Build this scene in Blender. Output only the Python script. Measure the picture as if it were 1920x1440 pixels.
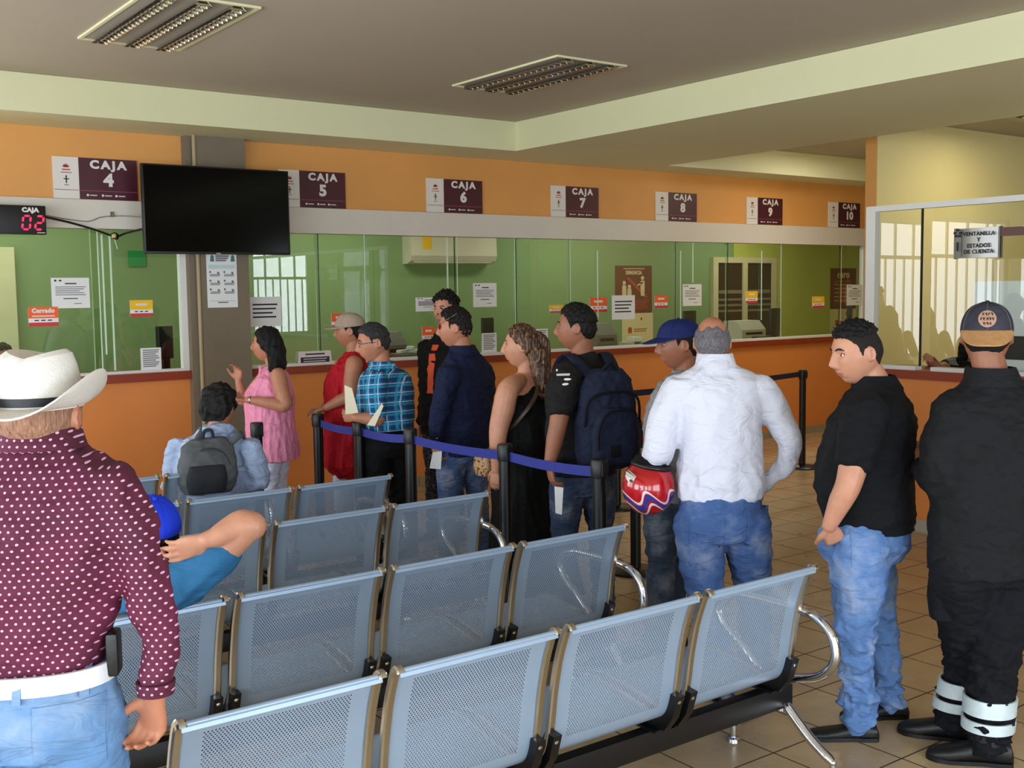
import bpy, bmesh, math, random
import numpy as np
from mathutils import Vector, Matrix
random.seed(7); RNG = np.random.RandomState(11)
scene = bpy.context.scene
COL = scene.collection
PI = math.pi
for ob in list(bpy.data.objects): bpy.data.objects.remove(ob)

# ---------------------------------------------------------------- camera
CAMZ, FPX = 1.78, 2060.0
YAW, PITCH, ROLL = math.radians(36.4), math.radians(4.85), math.radians(-0.75)
def cam_axes():
    cy, sy = math.cos(YAW), math.sin(YAW)
    f0 = Vector((sy, cy, 0)); r0 = Vector((cy, -sy, 0)); u0 = Vector((0, 0, 1))
    f = f0*math.cos(PITCH) - u0*math.sin(PITCH); u = u0*math.cos(PITCH) + f0*math.sin(PITCH)
    return r0*math.cos(ROLL)+u*math.sin(ROLL), u*math.cos(ROLL)-r0*math.sin(ROLL), f
CR, CU, CF = cam_axes()
CAMP = Vector((0, 0, CAMZ))
cd = bpy.data.cameras.new('camera'); cam = bpy.data.objects.new('camera', cd); COL.objects.link(cam)
cd.sensor_width = 36; cd.lens = FPX/1920*36; cd.clip_start = .05; cd.clip_end = 200
cam.matrix_world = Matrix(((CR.x, CU.x, -CF.x, 0), (CR.y, CU.y, -CF.y, 0), (CR.z, CU.z, -CF.z, CAMZ), (0, 0, 0, 1)))
scene.camera = cam
# surveyed points: a sight line (read in the 1920x1440 frame) cut by a known plane
def ray(x, y): return CF*FPX + CR*(x-960) - CU*(y-720)
def on_z(x, y, z=0.0): d = ray(x, y); return CAMP + d*((z-CAMZ)/d.z)
def on_y(x, y, Y): d = ray(x, y); return CAMP + d*(Y/d.y)
def on_x(x, y, X): d = ray(x, y); return CAMP + d*(X/d.x)
def at_depth(x, y, dep): d = ray(x, y); return CAMP + d*(dep/FPX)
def depth_of(p): return (Vector(p)-CAMP).dot(CF)

# ---------------------------------------------------------------- materials
MATS = {}
def srgb(c):
    if isinstance(c, str):
        c = [int(c[i:i+2], 16)/255 for i in (0, 2, 4)]
    return tuple((v/12.92 if v <= .04045 else ((v+.055)/1.055)**2.4) for v in c[:3]) + (1.0,)
def new_mat(name):
    m = bpy.data.materials.new(name); m.use_nodes = True
    nt = m.node_tree; return m, nt, nt.nodes['Principled BSDF']
def coords(nt, scale=(1, 1, 1), kind='Object'):
    tc = nt.nodes.new('ShaderNodeTexCoord'); mp = nt.nodes.new('ShaderNodeMapping')
    mp.inputs['Scale'].default_value = scale; nt.links.new(tc.outputs[kind], mp.inputs['Vector']); return mp.outputs['Vector']
def noise(nt, vec, scale, detail=4, rough=.55, dist=0):
    n = nt.nodes.new('ShaderNodeTexNoise'); n.inputs['Scale'].default_value = scale; n.inputs['Detail'].default_value = detail
    n.inputs['Roughness'].default_value = rough; n.inputs['Distortion'].default_value = dist
    nt.links.new(vec, n.inputs['Vector']); return n.outputs['Fac']
def ramp(nt, fac, stops):
    r = nt.nodes.new('ShaderNodeValToRGB'); cr = r.color_ramp
    while len(cr.elements) < len(stops): cr.elements.new(.5)
    for e, (p, c) in zip(cr.elements, stops): e.position = p; e.color = c
    nt.links.new(fac, r.inputs['Fac']); return r.outputs['Color']
def math_n(nt, op, a, b=None, c=None):
    n = nt.nodes.new('ShaderNodeMath'); n.operation = op
    for i, v in enumerate((a, b, c)):
        if v is None: continue
        if isinstance(v, (int, float)): n.inputs[i].default_value = v
        else: nt.links.new(v, n.inputs[i])
    return n.outputs[0]
def mix_c(nt, fac, a, b, blend='MIX'):
    n = nt.nodes.new('ShaderNodeMix'); n.data_type = 'RGBA'; n.blend_type = blend
    for sock, v in ((n.inputs[0], fac), (n.inputs[6], a), (n.inputs[7], b)):
        if isinstance(v, (int, float, tuple)): sock.default_value = v
        else: nt.links.new(v, sock)
    return n.outputs[2]
def bump(nt, b, height, strength=.3, dist=.01):
    n = nt.nodes.new('ShaderNodeBump'); n.inputs['Strength'].default_value = strength; n.inputs['Distance'].default_value = dist
    nt.links.new(height, n.inputs['Height']); nt.links.new(n.outputs['Normal'], b.inputs['Normal'])
def pbr(name, col, rough=.6, metal=0, var=.06, vscale=3, bmp=0, bscale=60, spec=.5, sheen=0):
    if name in MATS: return MATS[name]
    m, nt, b = new_mat(name); c = srgb(col)
    b.inputs['Roughness'].default_value = rough; b.inputs['Metallic'].default_value = metal
    b.inputs['Specular IOR Level'].default_value = spec
    if sheen: b.inputs['Sheen Weight'].default_value = sheen
    v = coords(nt)
    if var:
        lo = tuple(x*(1-var) for x in c[:3])+(1,); hi = tuple(min(1, x*(1+var)) for x in c[:3])+(1,)
        nt.links.new(ramp(nt, noise(nt, v, vscale), [(.3, lo), (.7, hi)]), b.inputs['Base Color'])
    else: b.inputs['Base Color'].default_value = c
    if bmp: bump(nt, b, noise(nt, v, bscale, 3), bmp, .004)
    MATS[name] = m; return m
def emit(name, col, s):
    if name in MATS: return MATS[name]
    m, nt, b = new_mat(name); b.inputs['Base Color'].default_value = srgb(col)
    b.inputs['Emission Color'].default_value = srgb(col); b.inputs['Emission Strength'].default_value = s
    MATS[name] = m; return m
def glass_mat(name, tint, refl=1.0, ior=1.5):
    if name in MATS: return MATS[name]
    m = bpy.data.materials.new(name); m.use_nodes = True; nt = m.node_tree; nt.nodes.clear()
    out = nt.nodes.new('ShaderNodeOutputMaterial'); mx = nt.nodes.new('ShaderNodeMixShader')
    tr = nt.nodes.new('ShaderNodeBsdfTransparent'); tr.inputs['Color'].default_value = tint
    gl = nt.nodes.new('ShaderNodeBsdfGlossy'); gl.inputs['Roughness'].default_value = .0; gl.inputs['Color'].default_value = (1, 1, 1, 1)
    fr = nt.nodes.new('ShaderNodeFresnel'); fr.inputs['IOR'].default_value = ior
    ge = nt.nodes.new('ShaderNodeNewGeometry')
    f = math_n(nt, 'MULTIPLY', math_n(nt, 'MULTIPLY', fr.outputs[0], refl), math_n(nt, 'SUBTRACT', 1.0, ge.outputs['Backfacing']))
    nt.links.new(f, mx.inputs[0]); nt.links.new(tr.outputs[0], mx.inputs[1]); nt.links.new(gl.outputs[0], mx.inputs[2])
    nt.links.new(mx.outputs[0], out.inputs['Surface']); MATS[name] = m; return m

# ---------------------------------------------------------------- objects
def link(name, mesh, mats, parent=None, loc=None, rz=0):
    o = bpy.data.objects.new(name, mesh); COL.objects.link(o)
    for m in (mats if isinstance(mats, (list, tuple)) else [mats]): mesh.materials.append(m)
    if loc is not None: o.location = loc
    o.rotation_euler.z = rz
    if parent is not None: o.parent = parent
    return o
def tag(o, label, cat, group=None, kind=None):
    o['label'] = label; o['category'] = cat
    if group: o['group'] = group
    if kind: o['kind'] = kind
    return o
def thing(name, label, cat, loc=(0, 0, 0), rz=0, group=None):
    o = bpy.data.objects.new(name, None); COL.objects.link(o); o.location = loc; o.rotation_euler.z = rz
    o.empty_display_size = .1
    return tag(o, label, cat, group)
def struct(o, label=None):
    o['kind'] = 'structure'
    if label: o['label'] = label
    return o
def dup(root, loc=None, rz=None, label=None):
    r = root.copy(); COL.objects.link(r)
    if loc is not None: r.location = loc
    if rz is not None: r.rotation_euler.z = rz
    if label: r['label'] = label
    for ch in list(root.children):
        c = ch.copy(); COL.objects.link(c); c.parent = r
        for g in list(ch.children):
            d = g.copy(); COL.objects.link(d); d.parent = c
    return r

class MB:
    """collects shells; every shell is closed unless said otherwise"""
    def __init__(s): s.v = []; s.f = []; s.m = []
    def add(s, vs, fs, mi=0):
        o = len(s.v); s.v += [tuple(p) for p in vs]; s.f += [tuple(i+o for i in f) for f in fs]; s.m += [mi]*len(fs); return s
    def box(s, lo, hi, mi=0, R=None, at=None):
        x0, y0, z0 = lo; x1, y1, z1 = hi
        vs = [(x0, y0, z0), (x1, y0, z0), (x1, y1, z0), (x0, y1, z0), (x0, y0, z1), (x1, y0, z1), (x1, y1, z1), (x0, y1, z1)]
        if R is not None: vs = [R @ Vector(p) for p in vs]
        if at is not None: vs = [Vector(p)+Vector(at) for p in vs]
        return s.add(vs, [(0, 3, 2, 1), (4, 5, 6, 7), (0, 1, 5, 4), (1, 2, 6, 5), (2, 3, 7, 6), (3, 0, 4, 7)], mi)
    def rings(s, rings, caps=True, mi=0, closed=False):
        n = len(rings[0]); vs = [p for r in rings for p in r]; fs = []
        k = len(rings)
        for i in range(k if closed else k-1):
            a = i*n; b = ((i+1) % k)*n
            for j in range(n): fs.append((a+j, a+(j+1) % n, b+(j+1) % n, b+j))
        if caps and not closed:
            fs.append(tuple(range(n-1, -1, -1))); fs.append(tuple(range((k-1)*n, k*n)))
        return s.add(vs, fs, mi)
    def tube(s, pts, rad, n=12, mi=0, closed=False, flat=1.0, side=None, caps=True, roundcap=False):
        pts = [Vector(p) for p in pts]; k = len(pts)
        rad = [rad]*k if isinstance(rad, (int, float)) else list(rad)
        fl = [flat]*k if isinstance(flat, (int, float)) else list(flat)
        if roundcap:
            d0 = (pts[0]-pts[1]).normalized(); d1 = (pts[-1]-pts[-2]).normalized(); P = []; Rr = []; Fl = []
            for t in (1.0, .8, .45):
                P.append(pts[0]+d0*rad[0]*t); Rr.append(rad[0]*math.sqrt(max(.02, 1-t*t))); Fl.append(fl[0])
            P += pts; Rr += rad; Fl += fl
            for t in (.45, .8, 1.0):
                P.append(pts[-1]+d1*rad[-1]*t); Rr.append(rad[-1]*math.sqrt(max(.02, 1-t*t))); Fl.append(fl[-1])
            pts, rad, fl = P, Rr, Fl; k = len(pts)
        tg = []
        for i in range(k):
            a = pts[(i-1) % k] if (i or closed) else pts[i]; b = pts[(i+1) % k] if (i < k-1 or closed) else pts[i]
            t = (b-a); tg.append(t.normalized() if t.length > 1e-9 else Vector((0, 0, 1)))
        u = Vector(side) if side is not None else (Vector((0, 0, 1)) if abs(tg[0].z) < .9 else Vector((1, 0, 0)))
        rs = []
        for i in range(k):
            if side is not None: u = Vector(side)
            u = (u - tg[i]*u.dot(tg[i])).normalized(); w = tg[i].cross(u)
            rs.append([pts[i] + u*math.cos(2*PI*j/n)*rad[i] + w*math.sin(2*PI*j/n)*rad[i]*fl[i] for j in range(n)])
        return s.rings(rs, caps, mi, closed)
    def lathe(s, prof, n=24, at=(0, 0, 0), mi=0, caps=True):
        return s.rings([[Vector(at)+Vector((r*math.cos(2*PI*j/n), r*math.sin(2*PI*j/n), z)) for j in range(n)] for r, z in prof], caps, mi)
    def prism(s, poly, y0, y1, mi=0, M=None):
        """poly in (x, z), run from y0 to y1"""
        n = len(poly)
        a = [Vector((x, y0, z)) for x, z in poly]+[Vector((x, y1, z)) for x, z in poly]
        if M is not None: a = [M @ p for p in a]
        fs = [tuple(range(n)), tuple(range(2*n-1, n-1, -1))]+[(i, i+n, (i+1) % n+n, (i+1) % n) for i in range(n)]
        return s.add(a, fs, mi)
    def ball(s, c, r, n=16, mi=0, R=None):
        r = (r, r, r) if isinstance(r, (int, float)) else r
        rs = []; h = n//2
        for i in range(1, h):
            th = PI*i/h
            ring = [Vector((r[0]*math.sin(th)*math.cos(2*PI*j/n), r[1]*math.sin(th)*math.sin(2*PI*j/n), -r[2]*math.cos(th))) for j in range(n)]
            rs.append([(R @ p if R is not None else p)+Vector(c) for p in ring])
        return s.rings(rs, True, mi)
    def mesh(s, name, smooth=True, fixn=True):
        me = bpy.data.meshes.new(name); me.from_pydata(s.v, [], s.f)
        me.polygons.foreach_set('material_index', s.m)
        if fixn:
            bm = bmesh.new(); bm.from_mesh(me); bmesh.ops.recalc_face_normals(bm, faces=bm.faces); bm.to_mesh(me); bm.free()
        if smooth:
            me.polygons.foreach_set('use_smooth', [True]*len(me.polygons))
            try: me.set_sharp_from_angle(angle=math.radians(38))
            except Exception: pass
        me.update(); return me
    def build(s, name, mats, parent=None, loc=None, rz=0, smooth=True):
        return link(name, s.mesh(name, smooth), mats, parent, loc, rz)
def bevel_box(lo, hi, r=.006, seg=2):
    bm = bmesh.new(); bmesh.ops.create_cube(bm, size=1)
    for v in bm.verts: v.co = Vector([lo[i]+(v.co[i]+.5)*(hi[i]-lo[i]) for i in range(3)])
    bmesh.ops.bevel(bm, geom=list(bm.edges), offset=r, segments=seg, affect='EDGES', profile=.6)
    m = MB(); bm.verts.index_update(); m.add([tuple(v.co) for v in bm.verts], [tuple(v.index for v in f.verts) for f in bm.faces]); bm.free(); return m
def bez(pts, n=6):
    """Catmull-Rom through the points"""
    P = [Vector(p) for p in pts]; P = [P[0]*2-P[1]]+P+[P[-1]*2-P[-2]]; out = []
    for i in range(1, len(P)-2):
        for k in range(n):
            t = k/n; a, b, c, d = P[i-1:i+3]
            out.append(.5*((2*b)+(c-a)*t+(2*a-5*b+4*c-d)*t*t+(3*b-a-3*c+d)*t**3))
    out.append(P[-2]); return out
def text_mesh(body, size, extrude=.001, bold=0.0, align='CENTER', sx=1.0, sp=1.08):
    cu = bpy.data.curves.new('lettering', 'FONT'); cu.body = body; cu.size = size; cu.extrude = extrude; cu.offset = bold
    cu.align_x = align; cu.align_y = 'CENTER'; cu.resolution_u = 3; cu.space_character = sp
    o = bpy.data.objects.new('lettering', cu); COL.objects.link(o)
    dg = bpy.context.evaluated_depsgraph_get(); dg.update()
    me = bpy.data.meshes.new_from_object(o.evaluated_get(dg)); bpy.data.objects.remove(o); bpy.data.curves.remove(cu)
    for v in me.vertices: v.co.x *= sx
    return me
FACING = Matrix.Rotation(PI/2, 4, 'X')      # text that faces -y
def text_into(mb, body, size, x, y, z, mi=0, bold=0, extrude=.0008, sx=1.0, M=FACING, align='CENTER', sp=1.08):
    me = text_mesh(body, size, extrude, bold, align, sx, sp)
    mb.add([M @ v.co + Vector((x, y, z)) for v in me.vertices], [tuple(p.vertices) for p in me.polygons], mi)
    bpy.data.meshes.remove(me)
# ---------------------------------------------------------------- room shell
WY = 8.58            # teller wall front plane
ZS, ZC = 3.02, 3.276 # soffit, coffer
orange = pbr('orange paint', (.87, .53, .26), .5, var=.05, vscale=1.5, bmp=.12, bscale=40)
orange_up = pbr('light orange paint', (.86, .61, .33), .55, var=.05, vscale=1.5, bmp=.12, bscale=40)
cream = pbr('cream paint', (.87, .86, .70), .7, var=.02, vscale=1, bmp=.08, bscale=60)
ceilp = pbr('shaded ceiling paint', (.70, .66, .59), .8, var=.03, vscale=.6, bmp=.06, bscale=60)  # same paint as the soffits; weaker light overhead is mixed into this grey
yellow = pbr('pale yellow paint', (.93, .87, .62), .7, var=.03, vscale=1.2)
green = pbr('green paint', (.49, .60, .42), .6, var=.06, vscale=.8)
limeg = pbr('lime paint', (.72, .74, .36), .6, var=.05, vscale=.8)
white = pbr('white paint', (.88, .87, .85), .45, var=.02)
whitew = pbr('off white board', (.84, .81, .77), .45, var=.02)
rust = pbr('rust brown ledge', (.55, .20, .09), .4, var=.08, vscale=4)
taupe = pbr('taupe paint', (.47, .42, .35), .6, var=.07, vscale=2, bmp=.15, bscale=30)
black = pbr('black plastic', (.03, .03, .035), .4, var=0)
dgrey = pbr('dark grey plastic', (.12, .12, .13), .45, var=0)
lgrey = pbr('light grey plastic', (.74, .73, .69), .5, var=.02)
mgrey = pbr('grey plastic', (.46, .46, .45), .5, var=.02)
chrome = pbr('chrome', (.86, .86, .88), .1, 1, var=0)
steel = pbr('brushed steel', (.62, .62, .64), .3, 1, var=.03, vscale=20)
paper = pbr('white paper', (.90, .90, .90), .8, var=.01)
ink = pbr('printed ink', (.16, .16, .20), .8, var=0)
inkl = pbr('pale ink', (.50, .50, .52), .8, var=0)
maroon = pbr('maroon vinyl', (.28, .08, .14), .45, var=.03)
maroonl = pbr('light maroon vinyl', (.52, .25, .30), .5, var=0)
redink = pbr('red ink', (.72, .30, .26), .6, var=0)
signw = pbr('sign white', (.88, .86, .84), .5, var=.01)
orangel = pbr('orange label', (.95, .38, .16), .6, var=0)
yellowl = pbr('yellow label', (.95, .74, .10), .6, var=0)

def tile_floor():
    m, nt, b = new_mat('beige floor tile')
    tc = nt.nodes.new('ShaderNodeTexCoord'); sp = nt.nodes.new('ShaderNodeSeparateXYZ'); nt.links.new(tc.outputs['Object'], sp.inputs[0])
    def cell(s, o, p):
        a = math_n(nt, 'DIVIDE', math_n(nt, 'SUBTRACT', s, o), p)
        fr = math_n(nt, 'FRACT', a); fl = math_n(nt, 'FLOOR', a)
        e = math_n(nt, 'ABSOLUTE', math_n(nt, 'SUBTRACT', fr, .5))
        return math_n(nt, 'GREATER_THAN', e, .5-.0035/p), fl
    gx, ix = cell(sp.outputs[0], 3.214-30*.3385, .3385); gy, iy = cell(sp.outputs[1], 2.70-30*.331, .331)
    g = math_n(nt, 'MAXIMUM', gx, gy)
    cmb = nt.nodes.new('ShaderNodeCombineXYZ'); nt.links.new(ix, cmb.inputs[0]); nt.links.new(iy, cmb.inputs[1])
    wn = nt.nodes.new('ShaderNodeTexWhiteNoise'); wn.noise_dimensions = '3D'; nt.links.new(cmb.outputs[0], wn.inputs['Vector'])
    v = coords(nt)
    base = ramp(nt, noise(nt, v, 5, 6, .62), [(.25, srgb((.65, .55, .42))), (.75, srgb((.78, .68, .53)))])
    base = mix_c(nt, math_n(nt, 'MULTIPLY', wn.outputs['Value'], .22), base, srgb((.65, .54, .39)))
    col = mix_c(nt, g, base, srgb((.19, .13, .085)))
    nt.links.new(col, b.inputs['Base Color'])
    r = math_n(nt, 'ADD', math_n(nt, 'MULTIPLY', noise(nt, v, 9, 4), .16), .22)
    nt.links.new(math_n(nt, 'MAXIMUM', r, math_n(nt, 'MULTIPLY', g, .8)), b.inputs['Roughness'])
    bump(nt, b, math_n(nt, 'SUBTRACT', 1.0, g), .35, .003)
    return m
def slab(name, lo, hi, mat, rad=0):
    return struct(MB().box(lo, hi).build(name, mat, smooth=False))
X0, X1, Y0 = -4.0, 15.0, -2.2
slab('floor', (X0-.2, Y0-.2, -.12), (X1, 12.2, 0), tile_floor())
slab('ceiling', (X0-.2, Y0-.2, ZC), (X1, 12.2, ZC+.15), ceilp)
# dropped soffits: along the tellers and between the two coffers
m = MB().box((X0, 7.95, ZS), (7.96, WY, ZC-.002)).box((7.96, 8.095, ZS), (12.05, WY, ZC-.002)); struct(m.build('trim_1', cream, smooth=False), 'dropped soffit over the cashier windows')
m = MB().box((5.94, Y0, ZS), (7.96, 7.95, ZC-.002)); struct(m.build('trim_2', cream, smooth=False), 'dropped beam between the two ceiling coffers')

# teller wall: orange dado, ledge, glazing, white fascia, orange above
GL = 1.0   # where the teller wall starts; to its left the hall has windows
w = MB()
w.box((GL, WY, 0), (3.18, WY+.12, 1.11)).box((3.60, WY, 0), (12.05, WY+.12, 1.10))
struct(w.build('wall_back', orange, smooth=False), 'orange dado of the cashier wall')
struct(MB().box((GL, WY, 2.49), (12.05, WY+.12, ZS)).build('wall_back_upper', orange_up, smooth=False), 'orange wall above the cashier glass')
m = MB().box((GL, WY-.035, 2.287), (3.19, WY+.10, 2.50)).box((3.58, WY-.035, 2.287), (11.98, WY+.10, 2.50))
struct(m.build('trim_3', whitew, smooth=False), 'white fascia board above the cashier glass')
m = MB().box((GL, WY-.06, 1.115), (3.20, WY+.4, 1.18)).box((3.60, WY-.05, 1.105), (12.0, WY+.4, 1.168))
struct(m.build('trim_4', rust, smooth=False), 'rust brown counter ledge')
m = MB().box((GL, WY-.01, 1.18), (3.125, WY+.05, 1.20)).box((3.60, WY-.045, 1.168), (11.95, WY+.06, 1.192))
m.box((3.075, WY-.01, 1.20), (3.125, WY+.05, 2.287)).box((11.86, WY+.0, 1.19), (11.9, WY+.06, 2.287))
struct(m.build('trim_5', white, smooth=False), 'white sill and post of the cashier glazing')
struct(MB().box((11.9, WY-.02, 1.19), (12.05, WY+.10, 2.287)).build('trim_6', pbr('dark brown post', (.24, .15, .11), .5), smooth=False))
pl = MB().box((3.20, 8.45, 0), (3.60, 8.95, ZS)); pl.box((3.125, 8.50, 0), (3.20, 8.72, ZS))
struct(pl.build('trim_7', taupe, smooth=False), 'taupe pillar')
struct(MB().tube([(3.185, 8.462, 0), (3.185, 8.462, ZS)], .017, 10).build('trim_8', pbr('pale conduit', (.62, .55, .42), .5)), 'pale conduit on the pillar edge')
bbm = pbr('baseboard tile', (.62, .56, .46), .4, var=.1, vscale=6)
m = MB()
for k in range(26):
    x = 3.62+k*.325
    if x+.32 < 12.05: m.box((x, WY-.012, 0), (x+.32, WY, .085))
for k in range(6): m.box((GL+.03+k*.35, WY-.012, 0), (GL+.37+k*.35, WY, .085))
struct(m.build('baseboard_back', bbm, smooth=False))
# hall enclosure off frame: left window wall, rear window wall, right side
def window_wall(name, axis, pos, a0, a1, opens, z0=.0, z1=ZC, th=.15, mat=cream):
    m = MB(); cuts = sorted(opens)
    def b(u0, u1, za, zb):
        if u1-u0 < .001 or zb-za < .001: return
        if axis == 'x': m.box((pos-th/2, u0, za), (pos+th/2, u1, zb))
        else: m.box((u0, pos-th/2, za), (u1, pos+th/2, zb))
    u = a0
    for (p, q, za, zb) in cuts:
        b(u, p, z0, z1); b(p, q, z0, za); b(p, q, zb, z1); u = q
    b(u, a1, z0, z1)
    return struct(m.build(name, mat, smooth=False))
wl = [(-1.8, .2, .35, 2.75), (.8, 3.4, .35, 2.75), (4.0, 6.8, .35, 2.75)]
wr = [(-3.4, -.8, .35, 2.75), (.4, 3.9, .05, 2.75), (8.3, 9.5, 1.0, 2.6)]
wb = [(-3.6, -1.5, .75, 2.7), (-1.2, .80, .75, 2.7)]
window_wall('wall_left', 'x', X0-.075, Y0, 12, wl)
window_wall('wall_rear', 'y', Y0-.075, X0, X1, wr)
window_wall('wall_front_left', 'y', WY+.06, X0, GL, wb)
window_wall('wall_right', 'x', X1-.1, Y0, 12, [])
wn = 0
alum = pbr('white aluminium', (.82, .82, .82), .4)
def window_bars(axis, pos, rects):
    global wn
    for (p, q, za, zb) in rects:
        wn += 1; m = MB(); n = 8
        def b(u0, u1, z0, z1, t=.02):
            if axis == 'x': m.box((pos-t, u0, z0), (pos+t, u1, z1))
            else: m.box((u0, pos-t, z0), (u1, pos+t, z1))
        b(p, q, za, za+.06); b(p, q, zb-.06, zb); b(p, p+.06, za+.06, zb-.06); b(q-.06, q, za+.06, zb-.06)
        b(p+.06, q-.06, zb-.55, zb-.50)
        for k in range(1, n):
            u = p+(q-p)*k/n; b(u-.012, u+.012, za+.06, zb-.55, .012)
            if k in (2, 4, 6): b(u-.02, u+.02, zb-.50, zb-.06, .012)
        struct(m.build('window_%d' % wn, alum, smooth=False), 'barred window of the hall')
window_bars('x', X0-.05, wl); window_bars('y', Y0-.05, wr); window_bars('y', WY+.06, wb)

# ventanilla booth on the right
PX = 7.03
struct(MB().box((8.55, 6.06, 0), (X1-.2, 6.16, ZC)).build('wall_booth', [yellow], smooth=False), 'pale yellow booth wall')
struct(MB().box((8.535, 6.055, 0), (8.55, 6.165, ZC)).build('trim_9', orange_up, smooth=False), 'orange end of the booth wall')
struct(MB().box((PX, -1.0, 0), (PX+.12, 5.05, 1.11)).box((PX+.12, 4.93, 0), (8.5, 5.05, 1.11)).build('wall_booth_counter', orange, smooth=False), 'orange booth counter front')
struct(MB().box((PX-.05, -1.0, 1.11), (PX+.45, 5.08, 1.172)).build('trim_10', rust, smooth=False), 'rust brown booth ledge')
m = MB()
for k in range(18): m.box((PX-.012, 5.05-.325*(k+1)+.004, 0), (PX, 5.05-.325*k, .09))
struct(m.build('baseboard_booth', pbr('grey baseboard tile', (.66, .63, .58), .4, var=.08), smooth=False))
m = MB()
m.box((PX-.01, -1.0, 2.325), (PX+.05, 5.06, 2.365)).box((PX-.01, 4.98, 1.20), (PX+.05, 5.06, 2.325))
m.box((PX-.02, 4.62, 1.172), (PX+.06, 5.06, 1.20)).box((PX-.02, 3.55, 1.172), (PX+.06, 4.50, 1.20))
m.box((PX-.02, -1.0, 1.172), (PX+.06, 3.40, 1.20))
struct(m.build('trim_11', white, smooth=False), 'white frame of the booth glazing')
struct(MB().box((PX+.02, 4.612, 1.20), (PX+.04, 4.62, 2.325)).build('trim_12', pbr('dark seal', (.10, .09, .08), .5), smooth=False))

# back office behind the cashier glass
OY = 10.8
struct(MB().box((-1, OY, 0), (11.9, OY+.12, ZC)).build('wall_office', green, smooth=False), 'green back wall of the cashier office')
struct(MB().box((11.9, OY-.02, 0), (15, OY+.12, ZC)).build('wall_office_right', limeg, smooth=False), 'lime back wall of the cashier office')
struct(MB().box((-1.1, WY+.15, 0), (-1.0, OY, ZC)).build('wall_office_left', green, smooth=False))
struct(MB().box((-1.0, WY+.13, ZS-.02), (14.8, OY, ZS+.02)).build('ceiling_office', ceilp, smooth=False))
struct(MB().box((GL, WY+.40, 1.10), (12.0, WY+.75, 1.14)).build('trim_13', lgrey, smooth=False), 'work shelf behind the cashier glass')

# glazing: every pane and its polished edges
tglass = glass_mat('teller glass', (.88, .92, .84, 1), 1.6)
edge_m = pbr('polished glass edge', (.80, .90, .80), .15, var=0)
edge_d = pbr('dark glass joint', (.10, .16, .10), .3, var=0)
def pane_y(x0, x1, z0, z1, y, n, edges=(1, 1), em=edge_m):
    o = struct(MB().box((x0, y, z0), (x1, y+.006, z1)).build('window_%d' % n, tglass, smooth=False), 'cashier glass pane')
    m = MB()
    if edges[0]: m.box((x0, y-.002, z0), (x0+.009, y, z1))
    if edges[1]: m.box((x1-.009, y-.002, z0), (x1, y, z1))
    if m.v: m.build('glass_edge', em, o, smooth=False)
xs = [3.61]+[on_y(px, 500, WY+.01).x for px in (598, 683, 858, 965, 1070, 1266, 1365, 1464, 1578)]+[11.86]
for i in range(len(xs)-1):
    wn += 1; pane_y(xs[i]-(.03 if i % 2 else 0), xs[i+1]+(.03 if i % 2 else 0), 1.192, 2.287, WY+.012+.012*(i % 2), wn, em=edge_m if i % 3 else edge_d)
for a, b_ in ((GL, 2.46), (2.40, 3.075)):
    wn += 1; pane_y(a, b_, 1.20, 2.287, WY+.012+(.012 if a > 2 else 0), wn)
for px, ya, yb in ((838, 445, 560), (1120, 470, 600), (1276, 470, 640), (1299, 455, 530), (190, 440, 665), (205, 440, 695), (1428, 470, 600)):
    a = on_y(px, ya, WY+.008); b_ = on_y(px, yb, WY+.008)
    MBx = MB().box((a.x-.006, WY+.004, b_.z), (a.x+.006, WY+.010, a.z)); struct(MBx.build('trim_14', edge_m, smooth=False), 'polished glass edge strip')
bglass = glass_mat('booth glass', (.97, .97, .93, 1), 1.6)
def pane_x(y0, y1, z0, z1, n, rot=0):
    o = MB().box((-.003, y0-y1, 0), (.003, 0, z1-z0)).build('window_%d' % n, bglass, None, (PX+.02, y1, z0), rot, smooth=False); struct(o, 'booth glass pane')
for y0, y1, r in ((4.62, 4.975, math.radians(2.5)), (3.42, 4.53, 0), (1.2, 3.38, 0), (-1, 1.18, 0)):
    wn += 1; pane_x(y0, y1, 1.20, 2.325, wn, r)

# ---------------------------------------------------------------- light
def area(name, loc, rot, sx, sy, power, col=(1, 1, 1)):
    l = bpy.data.lights.new(name, 'AREA'); l.shape = 'RECTANGLE'; l.size = sx; l.size_y = sy; l.energy = power; l.color = col
    o = bpy.data.objects.new(name, l); COL.objects.link(o); o.location = loc; o.rotation_euler = rot; return o
day = (.80, .90, 1.0)
for p, q, za, zb in wl: area('daylight', (X0-.16, (p+q)/2, (za+zb)/2), (0, -PI/2, 0), zb-za, q-p, 150, day)
for p, q, za, zb in wr: area('daylight', ((p+q)/2, Y0-.16, (za+zb)/2), (PI/2, 0, 0), q-p, zb-za, 46*(q-p), day)
for p, q, za, zb in wb: area('daylight', ((p+q)/2, WY+.15, (za+zb)/2), (-PI/2, 0, 0), q-p, zb-za, 60, (.95, .97, 1.0))
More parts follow.
